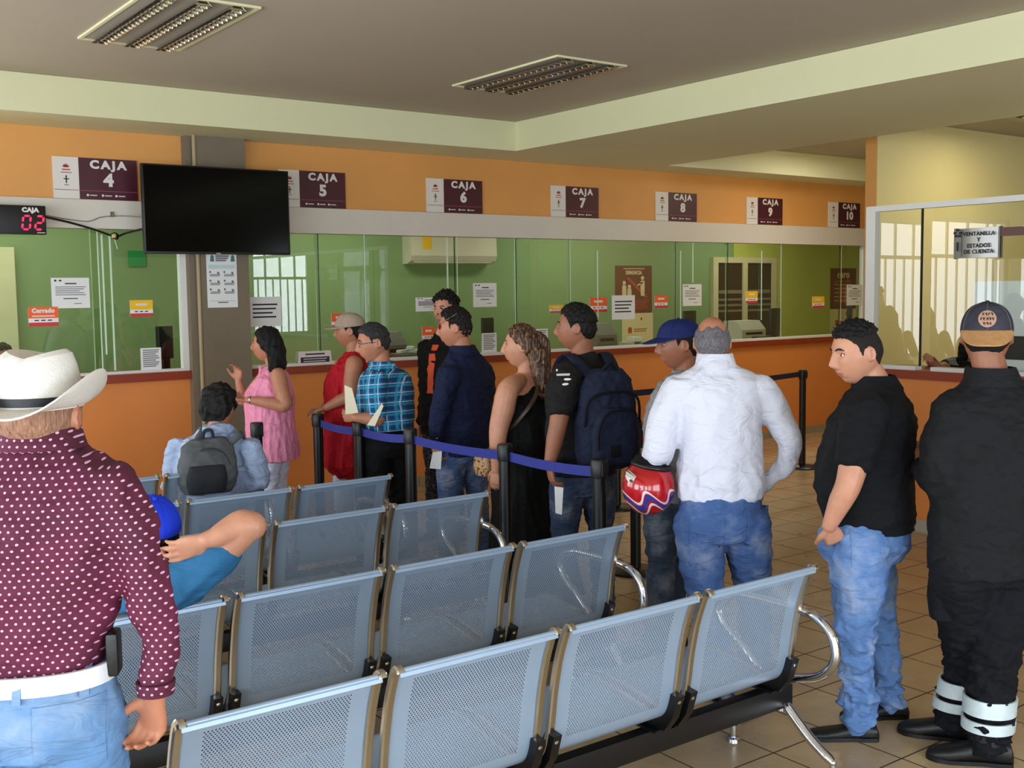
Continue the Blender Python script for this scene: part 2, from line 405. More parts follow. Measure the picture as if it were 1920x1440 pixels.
# office and booth lamps
for x in (2.2, 5.4, 8.6, 11.6):
    area('office_lamp', (x, 9.75, ZS-.04), (0, 0, 0), 1.2, .3, 20, (1, .95, .84))
area('ceiling_lamp', (9.9, 6.9, ZC-.04), (0, 0, 0), .6, 1.2, 22, (1, .93, .80))
area('booth_lamp', (9.6, 4.9, ZC-.06), (0, 0, 0), .6, 1.2, 13, (1, .90, .66))
area('booth_lamp', (10.2, 5.4, 2.35), (-PI/2*1.1, 0, 0), .6, .3, 6, (1, .85, .5))
w_ = bpy.data.worlds.new('sky'); scene.world = w_; w_.use_nodes = True
w_.node_tree.nodes['Background'].inputs[0].default_value = (.62, .78, 1, 1); w_.node_tree.nodes['Background'].inputs[1].default_value = .6
scene.view_settings.view_transform = 'Standard'; scene.view_settings.look = 'None'; scene.view_settings.gamma = 1
scene.view_settings.use_curve_mapping = False; scene.view_settings.exposure = 0.45
scene.cycles.max_bounces = 7; scene.cycles.transparent_max_bounces = 16; scene.cycles.caustics_reflective = False; scene.cycles.caustics_refractive = False
scene.cycles.sample_clamp_indirect = 6
# ---------------------------------------------------------------- cashier signs
def counter_sign(px, num):
    x0 = px; z0 = 2.505; W, Hh = .615, .305; y = WY-.012
    t = thing('counter_sign', 'maroon and white sign reading CAJA %s above the cashier glass' % num, 'sign', (x0, y, z0), 0, 'numbered cashier signs')
    MB().box((0, 0, 0), (W, .010, Hh)).build('board', signw, t, smooth=False)
    m = MB().box((.185, -.003, 0), (W, 0, Hh)); m.build('maroon_panel', maroon, t, smooth=False)
    m = MB(); cx = .185+(W-.185)/2
    text_into(m, 'CAJA', .082, cx, -.0035, .256, 0, .0042, sx=1.15, sp=1.36)
    m.build('lettering', signw, t, smooth=False); m = MB()
    text_into(m, num, .128, cx, -.0035, .142, 0, .006, sx=1.1)
    m.build('numeral', signw, t, smooth=False); m = MB()
    for k, xx in enumerate((.235, .345, .445)):
        m.box((xx, -.0045, .022), (xx+.016, -.003, .038)); m.box((xx+.024, -.0045, .026), (xx+.075, -.003, .033))
    m.build('contact_line', signw, t, smooth=False)
    m = MB().box((.190, -.0042, .060), (W-.004, -.003, .066)); m.box((.006, -.0012, .062), (.180, 0, .066)); m.build('stripe', maroonl, t, smooth=False)
    m = MB()   # lotus over two small lines of print, and a cross shaped figure
    for a in (-70, -42, -15, 15, 42, 70):
        aa = math.radians(a); p0 = Vector((.094, 0, .228)); d = Vector((math.sin(aa), 0, math.cos(aa))); s = Vector((d.z, 0, -d.x)); L = .030
        m.prism([(p0.x, p0.z), (p0.x+d.x*L*.5+s.x*.006, p0.z+d.z*L*.5+s.z*.006), (p0.x+d.x*L, p0.z+d.z*L), (p0.x+d.x*L*.5-s.x*.006, p0.z+d.z*L*.5-s.z*.006)], -.0012, 0)
    m.box((.066, -.0012, .207), (.124, 0, .216), 1); m.box((.056, -.0012, .188), (.134, 0, .194), 1)
    m.box((.090, -.0012, .112), (.098, 0, .160), 2); m.box((.075, -.0012, .140), (.113, 0, .147), 2)
    m.ball((.094, -.0006, .163), (.006, .001, .008), 8, 2); m.box((.078, -.0012, .098), (.110, 0, .102), 2)
    m.build('emblem', [redink, redink, ink], t, smooth=False)
    return t
for num, px in zip(('4', '5', '6', '7', '8', '9', '10'), (2.152, 3.94, 5.382, 6.826, 8.246, 9.672, 11.145)):
    counter_sign(px, num)

# ---------------------------------------------------------------- notices taped to the glass
def sheet(name, label, x0, y0, x1, y1, Y, mats, fill, cat='notice', group=None, thick=.004):
    """a printed sheet spanning two sighted corners on the plane y = Y"""
    a = on_y(x0, y0, Y); b = on_y(x1, y1, Y)
    if a.x > b.x: a, b = b, a
    W = b.x-a.x; Hh = a.z-b.z
    t = thing(name, label, cat, (a.x, Y, b.z), 0, group)
    MB().box((0, -thick, 0), (W, 0, Hh)).build('sheet', mats[0], t, smooth=False)
    m = MB(); fill(m, W, Hh, -thick-.0006)
    if m.v: m.build('print', mats[1:] if len(mats) > 2 else mats[1], t, smooth=False)
    return t
def bars(m, x0, x1, zs, y, h=.006, mi=0):
    for k, z in enumerate(zs):
        m.box((x0, y, z-h/2), (x1-(.2*(x1-x0) if k % 3 == 2 else (.06*(x1-x0) if k % 2 else 0)), y+.0006, z+h/2), mi)
def letter(m, W, Hh, y):
    m.box((W*.08, y, Hh*.88), (W*.14, y+.0006, Hh*.94)); m.box((W*.2, y, Hh*.885), (W*.27, y+.0006, Hh*.935))
    m.box((W*.36, y, Hh*.79), (W*.66, y+.0006, Hh*.83)); bars(m, W*.1, W*.9, [Hh*(.70-.065*k) for k in range(5)], y, .0045)
    m.box((W*.3, y, Hh*.30), (W*.68, y+.0006, Hh*.33)); m.box((W*.58, y, Hh*.14), (W*.78, y+.0006, Hh*.16))
def big_lines(m, W, Hh, y): bars(m, W*.12, W*.88, [Hh*(.74-.14*k) for k in range(4)], y, .013)
def half_lines(m, W, Hh, y): bars(m, W*.1, W*.9, [Hh*(.9-.09*k) for k in range(9)], y, .009)
def status(m, W, Hh, y):     # coloured status plate: upper colour, white strip, red foot
    m.box((0, y, Hh*.42), (W, y+.0006, Hh), 0); m.box((0, y, 0), (W, y+.0006, Hh*.20), 1)
    for k in range(3): m.box((W*(.2+.22*k), y, Hh*.28), (W*(.34+.22*k), y+.0006, Hh*.34), 2)
YG = WY+.010
LN = 'letters taped to the cashier glass'
sheet('notice', 'white typed letter taped on the glass under the CAJA 4 sign', 95, 521, 169, 577, YG, (paper, ink), letter, group=LN)
sheet('notice', 'white letter taped above the man in the navy shirt', 887, 531, 931, 575, YG, (paper, ink), letter, group=LN)
sheet('notice', 'small white letter taped on the glass right of the abuse poster', 1280, 533, 1315, 573, YG, (paper, ink), letter, group=LN)
sheet('notice', 'white letter taped over the maroon poster at the last cashier', 1588, 534, 1616, 572, YG, (paper, ink), letter, group=LN)
sheet('notice', 'white wide notice partly behind the black haired man in black', 779, 558, 826, 583, YG, (paper, ink), letter, group=LN)
sheet('notice', 'white notice with four bold lines above the woman in pink', 465, 557, 528, 611, YG, (paper, ink), big_lines)
sheet('notice', 'white notice with bold lines in front of the abuse poster', 1147, 554, 1190, 598, YG-.05, (paper, ink), big_lines)
sheet('notice', 'white sheet of dense print standing on the sill below CAJA 4', 263, 653, 303, 693, YG, (paper, inkl), half_lines)
sheet('notice', 'white sheet of dense print standing on the sill behind the navy shirt', 903, 625, 931, 660, YG, (paper, inkl), half_lines)
sheet('notice', 'white sheet of print behind the long haired woman', 1003, 617, 1027, 652, YG, (paper, inkl), half_lines)
redl = pbr('red label', (.80, .22, .22), .6, var=0)
PLN = 'coloured status plates on the cashier glass'
def plate(label, x0, y0, x1, y1, col, word=None):
    def f(m, W, Hh, y):
        status(m, W, Hh, y)
        if word: text_into(m, word, Hh*.30, W/2, y-.0003, Hh*.80, 3, .003); m.box((W*.12, y-.0006, Hh*.5), (W*.88, y, Hh*.56), 3)
        else: m.box((W*.25, y-.0006, Hh*.66), (W*.75, y, Hh*.80), 3)
    t = sheet('status_plate', label, x0, y0, x1, y1, YG, (paper, col, redl, ink, signw), f, 'notice', PLN)
    return t
plate('orange Cerrado plate on the glass left of the white letter under CAJA 4', 52, 576, 110, 611, orangel, 'Cerrado')
plate('yellow topped plate on the glass left of the taupe pillar', 243, 563, 287, 593, yellowl)
plate('orange plate behind the beige cap', 621, 588, 652, 614, orangel)
plate('orange plate low behind the man in the open black jacket', 791, 613, 815, 640, orangel)
plate('small amber plate left of the backpack man', 1030, 572, 1055, 586, yellowl)
plate('orange plate right above the backpack man', 1105, 558, 1138, 585, orangel)
plate('orange plate right of the maroon abuse poster', 1227, 554, 1251, 577, orangel)
plate('amber plate in front of the office door', 1398, 546, 1420, 568, yellowl)
plate('amber plate left of the last maroon poster', 1523, 556, 1545, 577, yellowl)
# prohibition poster and the second maroon poster on the office wall, card under each
posterm = pbr('poster maroon', (.42, .16, .11), .6, var=.05)
cardm = pbr('cream card', (.88, .82, .64), .7)
def figures(m, W, Hh, y):
    text_into(m, 'DENUNCIA', Hh*.105, W*.5, y-.0004, Hh*.85, 0, .003, sx=.8)
    m.box((W*.22, y, Hh*.93), (W*.80, y+.0006, Hh*.945))
    m.prism([(W*.30, Hh*.74), (W*.36, Hh*.76), (W*.88, Hh*.34), (W*.82, Hh*.32)], y-.0003, y, 1)
    for fx, z0, hh in ((.24, .30, .34), (.38, .30, .26), (.74, .36, .38)):
        m.ball((W*fx, y, Hh*(z0+hh)), (W*.045, .001, W*.05), 8, 0)
        m.prism([(W*(fx-.045), Hh*z0), (W*(fx-.06), Hh*(z0+hh*.5)), (W*(fx-.05), Hh*(z0+hh*.85)), (W*(fx+.05), Hh*(z0+hh*.85)), (W*(fx+.06), Hh*(z0+hh*.5)), (W*(fx+.045), Hh*z0)], y-.0005, y, 0)
    m.prism([(W*.60, Hh*.60), (W*.74, Hh*.66), (W*.74, Hh*.62), (W*.60, Hh*.57)], y-.0005, y, 0)
    bars(m, W*.5, W*.9, [Hh*(.26-.04*k) for k in range(5)], y, .008, 1)
def cero(m, W, Hh, y):
    text_into(m, 'cero', Hh*.24, W*.5, y-.0004, Hh*.84, 0, .006); m.box((W*.2, y, Hh*.66), (W*.8, y+.0006, Hh*.70), 1)
    m.box((W*.3, y, Hh*.14), (W*.75, y+.0006, Hh*.58), 1); bars(m, W*.15, W*.85, [Hh*(.60-.1*k) for k in range(5)], y-.0006, .010, 0)
crm = pbr('cream print', (.88, .80, .66), .6, var=0); redp = pbr('poster red', (.72, .28, .16), .6, var=0)
sheet('poster', 'maroon complaint poster with cream figures on the green office wall', 1153, 498, 1222, 586, 10.7995, (posterm, crm, redp), figures, 'poster')
def cardprint(m, W, Hh, y): m.ball((W*.25, y, Hh*.42), (W*.07, .001, W*.09), 10, 0); bars(m, W*.38, W*.8, [Hh*.45, Hh*.38], y, .012, 0); m.ball((W*.62, y, Hh*.8), (W*.03, .001, W*.05), 8, 0)
sheet('card_display', 'cream printed card below the complaint poster', 1166, 588, 1224, 640, 10.7995, (cardm, redp), cardprint, 'poster')
sheet('poster', 'maroon cero poster at the far end of the cashier office', 1557, 503, 1604, 578, 10.7795, (posterm, crm, redp), cero, 'poster')
sheet('card_display', 'cream printed card below the cero poster', 1557, 580, 1604, 622, 10.7795, (cardm, redp), cardprint, 'poster')
# hygiene poster on the pillar
teal = pbr('teal print', (.30, .47, .45), .7, var=0)
def hyg(m, W, Hh, y):
    for xx in (.12, .80): m.prism([(W*xx, Hh*.85), (W*(xx+.02), Hh*.95), (W*(xx+.07), Hh*.98), (W*(xx+.12), Hh*.95), (W*(xx+.14), Hh*.85)], y-.0003, y+.0003, 0)
    bars(m, W*.3, W*.74, [Hh*.95, Hh*.91, Hh*.87], y, .014, 1); m.box((W*.06, y, Hh*.72), (W*.94, y+.0006, Hh*.79), 2)
    for r in range(3):
        for c in range(2):
            x0 = W*(.08+.47*c); z0 = Hh*(.64-.16*r); m.box((x0, y, z0), (x0+W*.06, y+.0006, z0+Hh*.035), 0)
            bars(m, x0+W*.02, x0+W*.36, [z0-Hh*.03, z0-Hh*.055], y, .007, 1); m.box((x0+W*.26, y, z0-Hh*.02), (x0+W*.33, y+.0006, z0+Hh*.02), 0)
    m.box((W*.08, y, Hh*.12), (W*.92, y+.0006, Hh*.125), 1); m.box((W*.34, y, Hh*.085), (W*.68, y+.0006, Hh*.105), 0)
sheet('poster', 'white hygiene poster with small teal pictures on the taupe pillar below the TV', 386, 475, 446, 576, 8.4495, (paper, teal, inkl, pbr('pale teal', (.75, .84, .82), .7)), hyg, 'poster')

# ---------------------------------------------------------------- television, queue display, cables
TY = 8.20
a = on_y(265, 315, TY); b = on_y(545, 477, TY); W = b.x-a.x; Hh = .665; z0 = b.z-.005
t = thing('television', 'large black wall television switched off in front of the taupe pillar', 'television', (a.x, TY, z0))
scr = pbr('dark screen', (.008, .008, .010), .12, var=0, spec=.15)
bb = bevel_box((0, 0, 0), (W, .045, Hh), .006); bb.build('casing', black, t)
MB().box((.012, -.002, .018), (W-.012, .0, Hh-.012)).build('screen', scr, t, smooth=False)
MB().box((W*.47, -.0035, .004), (W*.50, -.001, .010)).build('maker_badge', lgrey, t, smooth=False)
m = MB().box((W*.32, .045, Hh*.3), (W*.62, .07, Hh*.75)); m.box((W*.42, .07, Hh*.45), (W*.52, 8.45-TY-.002, Hh*.6)); m.build('wall_bracket', black, t, smooth=False)
QY = 8.40
a = on_y(-150, 384, QY); b = on_y(88, 440, QY); W = .70; z0 = b.z; Hh = .205
t = thing('queue_display', 'black queue display showing red 02 under CAJA at the cashier wall', 'display', (b.x-W, QY, z0))
bevel_box((0, 0, 0), (W, .06, Hh), .006).build('casing', black, t)
led = emit('red led', (1.0, .10, .28), 1.5)
m = MB(); seg = {'0': 'abcdef', '2': 'abged'}
def digit(ch, x, z, w, h, tk=.013, sl=.12):
    S = {'a': ((0, h), (w, h)), 'd': ((0, 0), (w, 0)), 'g': ((0, h/2), (w, h/2)), 'f': ((0, h/2), (0, h)), 'e': ((0, 0), (0, h/2)), 'b': ((w, h/2), (w, h)), 'c': ((w, 0), (w, h/2))}
    for s in seg[ch]:
        (ax, az), (bx, bz) = S[s]; d = Vector((bx-ax, bz-az)).normalized(); A = Vector((ax, az))+d*.006; B = Vector((bx, bz))-d*.006; n = Vector((-d.y, d.x))*tk/2
        P = [A, A+d*.006+n, B-d*.006+n, B, B-d*.006-n, A+d*.006-n]
        m.prism([(x+p.x+p.y*sl, z+p.y) for p in P], -.002, .0005)
digit('0', W-.165, .035, .050, .095); digit('2', W-.078, .035, .050, .095); m.build('digits', led, t, smooth=False)
m = MB(); text_into(m, 'CAJA', .042, W-.105, -.0005, .172, 0, .0028, sx=1.1); m.box((W-.065, -.0012, .010), (W-.012, 0, .015)); m.build('lettering', signw, t, smooth=False)
m = MB().box((W*.3, .06, .08), (W*.36, WY-.036-QY, .12)); m.build('wall_bracket', black, t, smooth=False)
def cable(name, label, pts, r, mat):
    tag(MB().tube(bez(pts, 8), r, 8).build(name, mat), label, 'cable')
P = lambda x, y, Y: tuple(on_y(x, y, Y))
cable('power_cable', 'thick black cable drooping from the red queue display to the taped knot', [P(86, 407, 8.42), P(130, 417, 8.5), P(175, 430, 8.52), P(212, 443, 8.53)], .008, black)
cable('power_cable', 'short black cable from the taped knot to the television', [P(222, 443, 8.53), P(240, 436, 8.50), P(285, 425, 8.30)], .008, black)
cable('signal_wire', 'thin grey wire stapled along the white fascia', [P(87, 404, 8.44), P(120, 410, 8.535), P(165, 415, 8.535), P(190, 407, 8.535), P(230, 405, 8.535), P(275, 408, 8.4)], .0035, mgrey)
k = on_y(214, 442, 8.525)
t = thing('cable_knot', 'taped tangle of cable and plug hanging under the white fascia', 'cable', tuple(k))
m = MB(); m.ball((0, 0, 0), (.022, .018, .024), 10); m.ball((.014, .0, -.012), (.02, .018, .022), 10, 1); m.tube(bez([(-.03, 0, .01), (0, -.02, .02), (.03, -.01, 0), (.02, .01, -.02), (-.01, -.01, -.02)], 5), .006, 6, 1)
m.build('knot', [pbr('masking tape', (.80, .70, .42), .7), black], t)
MB().tube([(0, 0, -.015), (.02, 0, -.10)], .004, 6).build('tape_tail', pbr('clear tape', (.75, .80, .68), .3), t)
k = on_y(210, 402, 8.54); t = thing('wall_clip', 'small metal hook clip screwed to the white fascia beside the television', 'hook', tuple(k))
m = MB().box((-.012, -.006, -.02), (.012, .004, .02)); m.tube([(0, -.006, .005), (0, -.02, .0), (0, -.02, -.02)], .005, 8); m.build('clip', pbr('dull brass', (.5, .45, .35), .4, .6), t)

# ---------------------------------------------------------------- ceiling lights
mirror = pbr('mirror louver', (.80, .78, .74), .12, 1, var=0)
panelm = pbr('light panel', (.66, .63, .58), .5)
def ceiling_light(x0, y0, label):
    t = thing('ceiling_light', label, 'ceiling light', (x0, y0, ZC), 0, 'louvred ceiling lights'); W, L = .60, 1.22
    m = MB()
    for lo, hi in (((0, 0), (W, .018)), ((0, L-.018), (W, L)), ((0, .018), (.018, L-.018)), ((W-.018, .018), (W, L-.018))): m.box((lo[0], lo[1], -.012), (hi[0], hi[1], 0))
    m.build('frame', cream, t, smooth=False)
    MB().box((.018, .018, -.004), (W-.018, L-.018, 0)).build('backing_panel', panelm, t, smooth=False)
    for c in (.115, .30, .485):
        m = MB(); w = .045
        for s in (-1, 1):
            xs_ = c+s*w
            m.rings([[(xs_, .03, -.030), (xs_+s*.003, .03, -.030), (xs_-s*.022, .03, -.005), (xs_-s*.026, .03, -.005)], [(xs_, L-.03, -.030), (xs_+s*.003, L-.03, -.030), (xs_-s*.022, L-.03, -.005), (xs_-s*.026, L-.03, -.005)]])
        for k in range(19):
            y = .035+k*(L-.07)/18
            m.rings([[(c-w, y-.004, -.030), (c+w, y-.004, -.030), (c+w*.5, y-.001, -.006), (c-w*.5, y-.001, -.006)], [(c-w, y+.004, -.030), (c+w, y+.004, -.030), (c+w*.5, y+.001, -.006), (c-w*.5, y+.001, -.006)]])
        lv = m.build('louver', mirror, t, smooth=False)
        MB().tube([(c, .05, -.012), (c, L-.05, -.012)], .008, 8).build('tube_lamp', pbr('unlit tube', (.85, .84, .80), .3, var=0), lv)
ceiling_light(1.86, 5.50, 'louvred ceiling light at the picture edge above the television')
ceiling_light(4.50, 5.57, 'louvred ceiling light near the corner where the ceiling beams meet')
ceiling_light(9.22, 4.10, 'louvred ceiling light over the pale yellow booth')

# ---------------------------------------------------------------- office equipment seen through the glass
def wp(x, y, Y): return on_y(x, y, Y)
t = thing('air_conditioner', 'white wall air conditioner with yellow label on the green office wall', 'air conditioner', tuple(on_y(755, 495, 10.7995)))
W = on_y(914, 495, 10.78).x-on_y(755, 495, 10.78).x; Hh = on_y(755, 446, 10.78).z-on_y(755, 495, 10.78).z+.03
prof = [(0, 0), (-.10, 0), (-.17, .03), (-.20, .09), (-.19, Hh), (0, Hh)]
m = MB(); m.rings([[(x, y, z) for y, z in prof] for x in (0, W)]); m.build('casing', pbr('cream plastic', (.82, .80, .74), .4), t, smooth=False)
MB().box((W*.13, -.197, Hh*.45), (W*.23, -.190, Hh*.95)).build('energy_label', yellowl, t, smooth=False)
MB().box((.05, -.165, .012), (W-.05, -.150, .035)).build('air_flap', lgrey, t, smooth=False)
CZ = 1.14
def monitor(label, x0, y0, x1, y1, Y, rz=0):
    a = on_y(x0, y0, Y); b = on_y(x1, y1, Y); W = abs(b.x-a.x); Hh = a.z-b.z; cz = CZ
    t = thing('computer_monitor', label, 'monitor', ((a.x+b.x)/2, Y, cz), rz)
    bevel_box((-W/2, -.02, b.z-cz), (W/2, .02, a.z-cz), .006).build('housing', dgrey, t)
    MB().box((-W/2+.015, .0205, b.z-cz+.02), (W/2-.015, .022, a.z-cz-.015)).build('screen', scr, t, smooth=False)
    m = MB().box((-.035, -.02, .01), (.035, .01, max(.03, b.z-cz+.02))); m.box((-.11, -.08, 0), (.11, .10, .012)); m.build('stand', black, t, smooth=False)
    return t
monitor('black monitor turned away behind the glass below CAJA 4', 289, 612, 328, 672, 8.95, .5)
monitor('small dark monitor behind the white printed sheet at the navy shirt', 903, 596, 925, 640, 8.95, .1)
monitor('dark monitor behind the blue cap', 1277, 583, 1308, 640, 9.0, .3)
monitor('dark grey monitor beside the white printer at the far cashiers', 1437, 578, 1468, 630, 9.0, .35)
monitor('dark monitor under the cero poster', 1586, 575, 1600, 620, 8.98, .4)
def printer(label, x0, x1, ytop, Y, mat, d=.3):
    a = on_y(x0, ytop, Y); b = on_y(x1, ytop, Y); W = b.x-a.x; Hh = max(.12, a.z-CZ)
    t = thing('receipt_printer', label, 'printer', (a.x, Y, CZ))
    m = MB(); m.rings([[(x, 0, 0), (x, d, 0), (x, d, Hh), (x, d*.35, Hh), (x, 0, Hh*.55)] for x in (0, W)]); m.build('housing', mat, t, smooth=False)
    MB().box((W*.15, -.004, Hh*.30), (W*.85, .003, Hh*.42)).build('paper_slot', black, t, smooth=False)
    MB().box((W*.55, d*.33, Hh*.78), (W*.85, d*.345, Hh*.92)).build('button_panel', black, t, smooth=False)
printer('grey printer behind the glass at the plaid shirt', 724, 762, 624, 8.95, mgrey)
printer('dark grey printer behind the man with the backpack', 1120, 1157, 607, 8.95, mgrey)
printer('white printer beside the far dark monitor', 1392, 1436, 602, 9.0, lgrey)
t0 = on_y(1430, 632, 8.75); t = thing('card_terminal', 'black card terminal on the ledge beside the white printer', 'terminal', (t0.x, 8.75, 1.168))
bevel_box((-.13, -.06, 0), (.13, .06, .035), .01).build('body', black, t); MB().box((-.10, -.045, .035), (.02, .045, .038)).build('keypad', dgrey, t, smooth=False)
t0 = on_y(768, 662, 8.72); t = thing('coin_tray', 'grey tray of folded white papers on the ledge behind the plaid shirt', 'tray', (t0.x, 8.72, 1.168))
m = MB().rings([[(-.14, -.07, 0), (.14, -.07, 0), (.14, .07, 0), (-.14, .07, 0)], [(-.16, -.085, .05), (.16, -.085, .05), (.16, .085, .05), (-.16, .085, .05)]]); m.build('tray', mgrey, t, smooth=False)
for k, (x, y, z, r) in enumerate(((-.08, 0, .055, .3), (.02, .02, .055, -.4), (.09, -.02, .055, .1), (.01, 0, .085, .8))):
    tag(bevel_box((-.05, -.03, 0), (.05, .03, .03), .008).build('paper_bundle', paper, None, (t0.x+x, 8.72+y, 1.168+z), r), ['folded white paper bundle at the near end of the grey tray', 'folded white paper bundle in the middle of the grey tray', 'folded white paper bundle at the far end of the grey tray', 'folded white paper bundle on top of the tray pile'][k], 'paper', 'paper bundles in the tray')
for k, (px, dz) in enumerate(((1175, 0), (1203, .0), (1189, .0502))):
    p = on_y(px, 640, 8.74); tag(bevel_box((-.062, -.06, 0), (.062, .06, .05), .006).build('paper_box', lgrey if k < 2 else paper, None, (p.x, 8.74, 1.168+dz)), ['flat pale box on the ledge under the cream card, nearer the backpack man', 'flat pale box on the ledge under the cream card, nearer the blue cap', 'small white box on top of the two pale boxes'][k], 'box', 'boxes on the ledge under the card')
a = on_y(566, 680, 8.535); b = on_y(620, 655, 8.535)
t = thing('counter_placard', 'purple and white tent placard on the ledge below CAJA 5', 'placard', ((a.x+b.x)/2, 8.59, 1.168))
m = MB().prism([(-.16, 0), (.16, 0), (.15, .12), (-.15, .12)], -.03, -.025); m.prism([(-.16, 0), (.16, 0), (.15, .12), (-.15, .12)], .025, .03); m.build('card', signw, t, smooth=False)
m = MB().box((-.135, -.032, .015), (.135, -.030, .070)); m.build('purple_band', pbr('purple print', (.25, .14, .28), .6), t, smooth=False)
m = MB(); bars(m, -.09, .09, [.095], -.0325, .012); bars(m, -.11, .11, [.055, .035], -.0335, .006, 1); m.build('print', [ink, signw], t, smooth=False)
# office doors: white framed pair at the far cashiers and the white jamb at the near end
a = on_y(1335, 482, 10.77); b = on_y(1452, 482, 10.77); W = b.x-a.x; Hh = a.z
t = thing('office_door', 'white framed double door with dark glass behind the far cashiers', 'door', (a.x, 10.77, 0))
m = MB()
for u in (0, W/2-.05, W-.08): m.box((u, -.03, 0), (u+.10, .03, Hh-.08))
m.box((0, -.03, Hh-.08), (W+.02, .03, Hh)); m.build('frame', pbr('cream door paint', (.80, .76, .62), .5), t, smooth=False)
dg = pbr('dark door glass', (.22, .17, .14), .2, var=.1)
for u in (.10, W/2+.05):
    d = MB().box((u, -.01, 0), (u+W/2-.13, .01, Hh-.08)).build('door_leaf', dg, t, smooth=False)
    m = MB(); m.box((u+.03, -.014, 1.70), (u+W/2-.16, -.010, 1.75)); 
    for z in (1.44, 1.52, 1.60): m.box((u+.01, -.014, z), (u+W/2-.14, -.010, z+.03))
    m.build('frosted_stripe', pbr('frosted film', (.50, .46, .40), .6), d, smooth=False)
struct(MB().box((on_y(-40, 560, 10.7).x, 10.68, 0), (on_y(30, 560, 10.7).x, 10.8, 2.23)).build('door_1', pbr('ivory door', (.80, .80, .66), .5), smooth=False), 'ivory door in the green office wall')
a = on_y(240, 470, 10.79); b = on_y(274, 500, 10.79)
tag(MB().box((a.x, 10.785, b.z), (b.x, 10.798, a.z)).build('wall_sign', pbr('green sign', (.12, .55, .30), .5)), 'small green sign on the office wall left of the television', 'sign')
# booth sign, bracket, notice board
a = on_x(1790, 430, 6.78); b = on_x(1875, 482, 6.78); Wd = a.y-b.y; Hh = a.z-b.z
t = thing('booth_sign', 'curved silver hanging sign reading VENTANILLA Y ESTADOS DE CUENTA', 'sign', (6.78, b.y, b.z))
m = MB(); n = 9; rr = []
for k in range(n):
    u = k/(n-1); q = math.sin(PI*u)*.035
    rr.append((-q, Wd*u))
m.rings([[(x, y, 0), (x, y, Hh), (x+.008, y, Hh), (x+.008, y, 0)] for x, y in rr]); m.build('curved_panel', pbr('satin aluminium', (.66, .65, .63), .35, .5), t)
for u in (0, Wd-.012): MB().box((-.006, u, -.004), (.030, u+.012, Hh+.004)).build('end_cap', pbr('end cap', (.45, .44, .43), .4, .4), t, smooth=False)
Mx = Matrix.Rotation(-PI/2, 4, 'Z') @ FACING
m = MB()
for k, s in enumerate(('VENTANILLA', 'Y', 'ESTADOS', 'DE CUENTA')): text_into(m, s, .036, -.037, Wd*.40, Hh*(.80-.2*k), 0, .001, M=Mx)
m.box((-.030, Wd*.78, .01), (-.026, Wd*.785, Hh-.01))
m.tube([(-.026, Wd*.88, Hh*.25), (-.026, Wd*.88, Hh*.55)], .006, 6)
for dy, dz in ((-.020, .08), (.020, .08), (0, .10), (-.012, .06), (.012, .06)): m.ball((-.026, Wd*.88+dy, Hh*.45+dz), (.003, .012, .012), 8)
m.build('lettering', ink, t, smooth=False)
MB().box((.0, -.62, Hh-.06), (.03, .0, Hh-.005)).build('bracket_arm', pbr('maroon bracket', (.36, .20, .18), .4), t, smooth=False)
MB().box((.03, -.5, Hh-.04), (PX-.011-6.78, -.47, Hh-.02)).build('wall_arm', black, t, smooth=False)
a = on_x(1800, 545, 7.14); b = on_x(1990, 690, 7.14)
t = thing('notice_board', 'white notice board standing behind the booth glass beside the denim cap', 'board', (7.12, b.y, 1.172))
MB().box((0, 0, 0), (.012, a.y-b.y-.12, .63)).build('board', pbr('bluish white card', (.84, .88, .92), .5), t, smooth=False)
m = MB(); text_into(m, 'RECIBOS', .062, -.002, a.y-b.y-.62, .50, 0, .002, M=Mx); text_into(m, 'PAGO', .062, -.002, a.y-b.y-.62, .36, 0, .002, M=Mx); m.build('print', ink, t, smooth=False)
MB().box((-.004, .02, .10), (0, .40, .26)).build('dark_photo', dgrey, t, smooth=False)
# ---------------------------------------------------------------- airport benches
def steel_mat(name, col, rough):
    m, nt, b = new_mat(name); b.inputs['Roughness'].default_value = rough; b.inputs['Metallic'].default_value = .25
    v = coords(nt)
    base = ramp(nt, noise(nt, v, 3, 3), [(.3, srgb(tuple(c*.96 for c in col))), (.7, srgb(col))])
    sc = noise(nt, coords(nt, (6, 40, 60)), 3, 6, .7, 1.5)
    nt.links.new(mix_c(nt, math_n(nt, 'MULTIPLY', math_n(nt, 'GREATER_THAN', sc, .70), .35), base, srgb((.86, .87, .88))), b.inputs['Base Color'])
    return m
seatm = steel_mat('blue grey powder coated steel', (.60, .675, .765), .36)
railm = pbr('satin chrome rail', (.80, .78, .74), .2, 1, var=0)
beamm = pbr('black bench beam', (.055, .055, .065), .38, var=0)
PROF = [(-.004, .775), (.0, .790), (.010, .795), (.022, .785), (.034, .760), (.062, .685), (.088, .575), (.102, .485), (.116, .415), (.140, .365), (.185, .340), (.26, .340), (.36, .358), (.46, .375), (.54, .378), (.585, .366), (.605, .340), (.600, .325)]
SW = .53
def spline_prof():
    c = bez([(0, y, z) for y, z in PROF], 10); L = [0]
    for a, b in zip(c, c[1:]): L.append(L[-1]+(b-a).length)
    return c, L
PC, PL = spline_prof()
def prof_at(s):
    import bisect
    i = min(max(bisect.bisect_right(PL, s)-1, 0), len(PL)-2); t = (s-PL[i])/(PL[i+1]-PL[i]); return PC[i].lerp(PC[i+1], t)
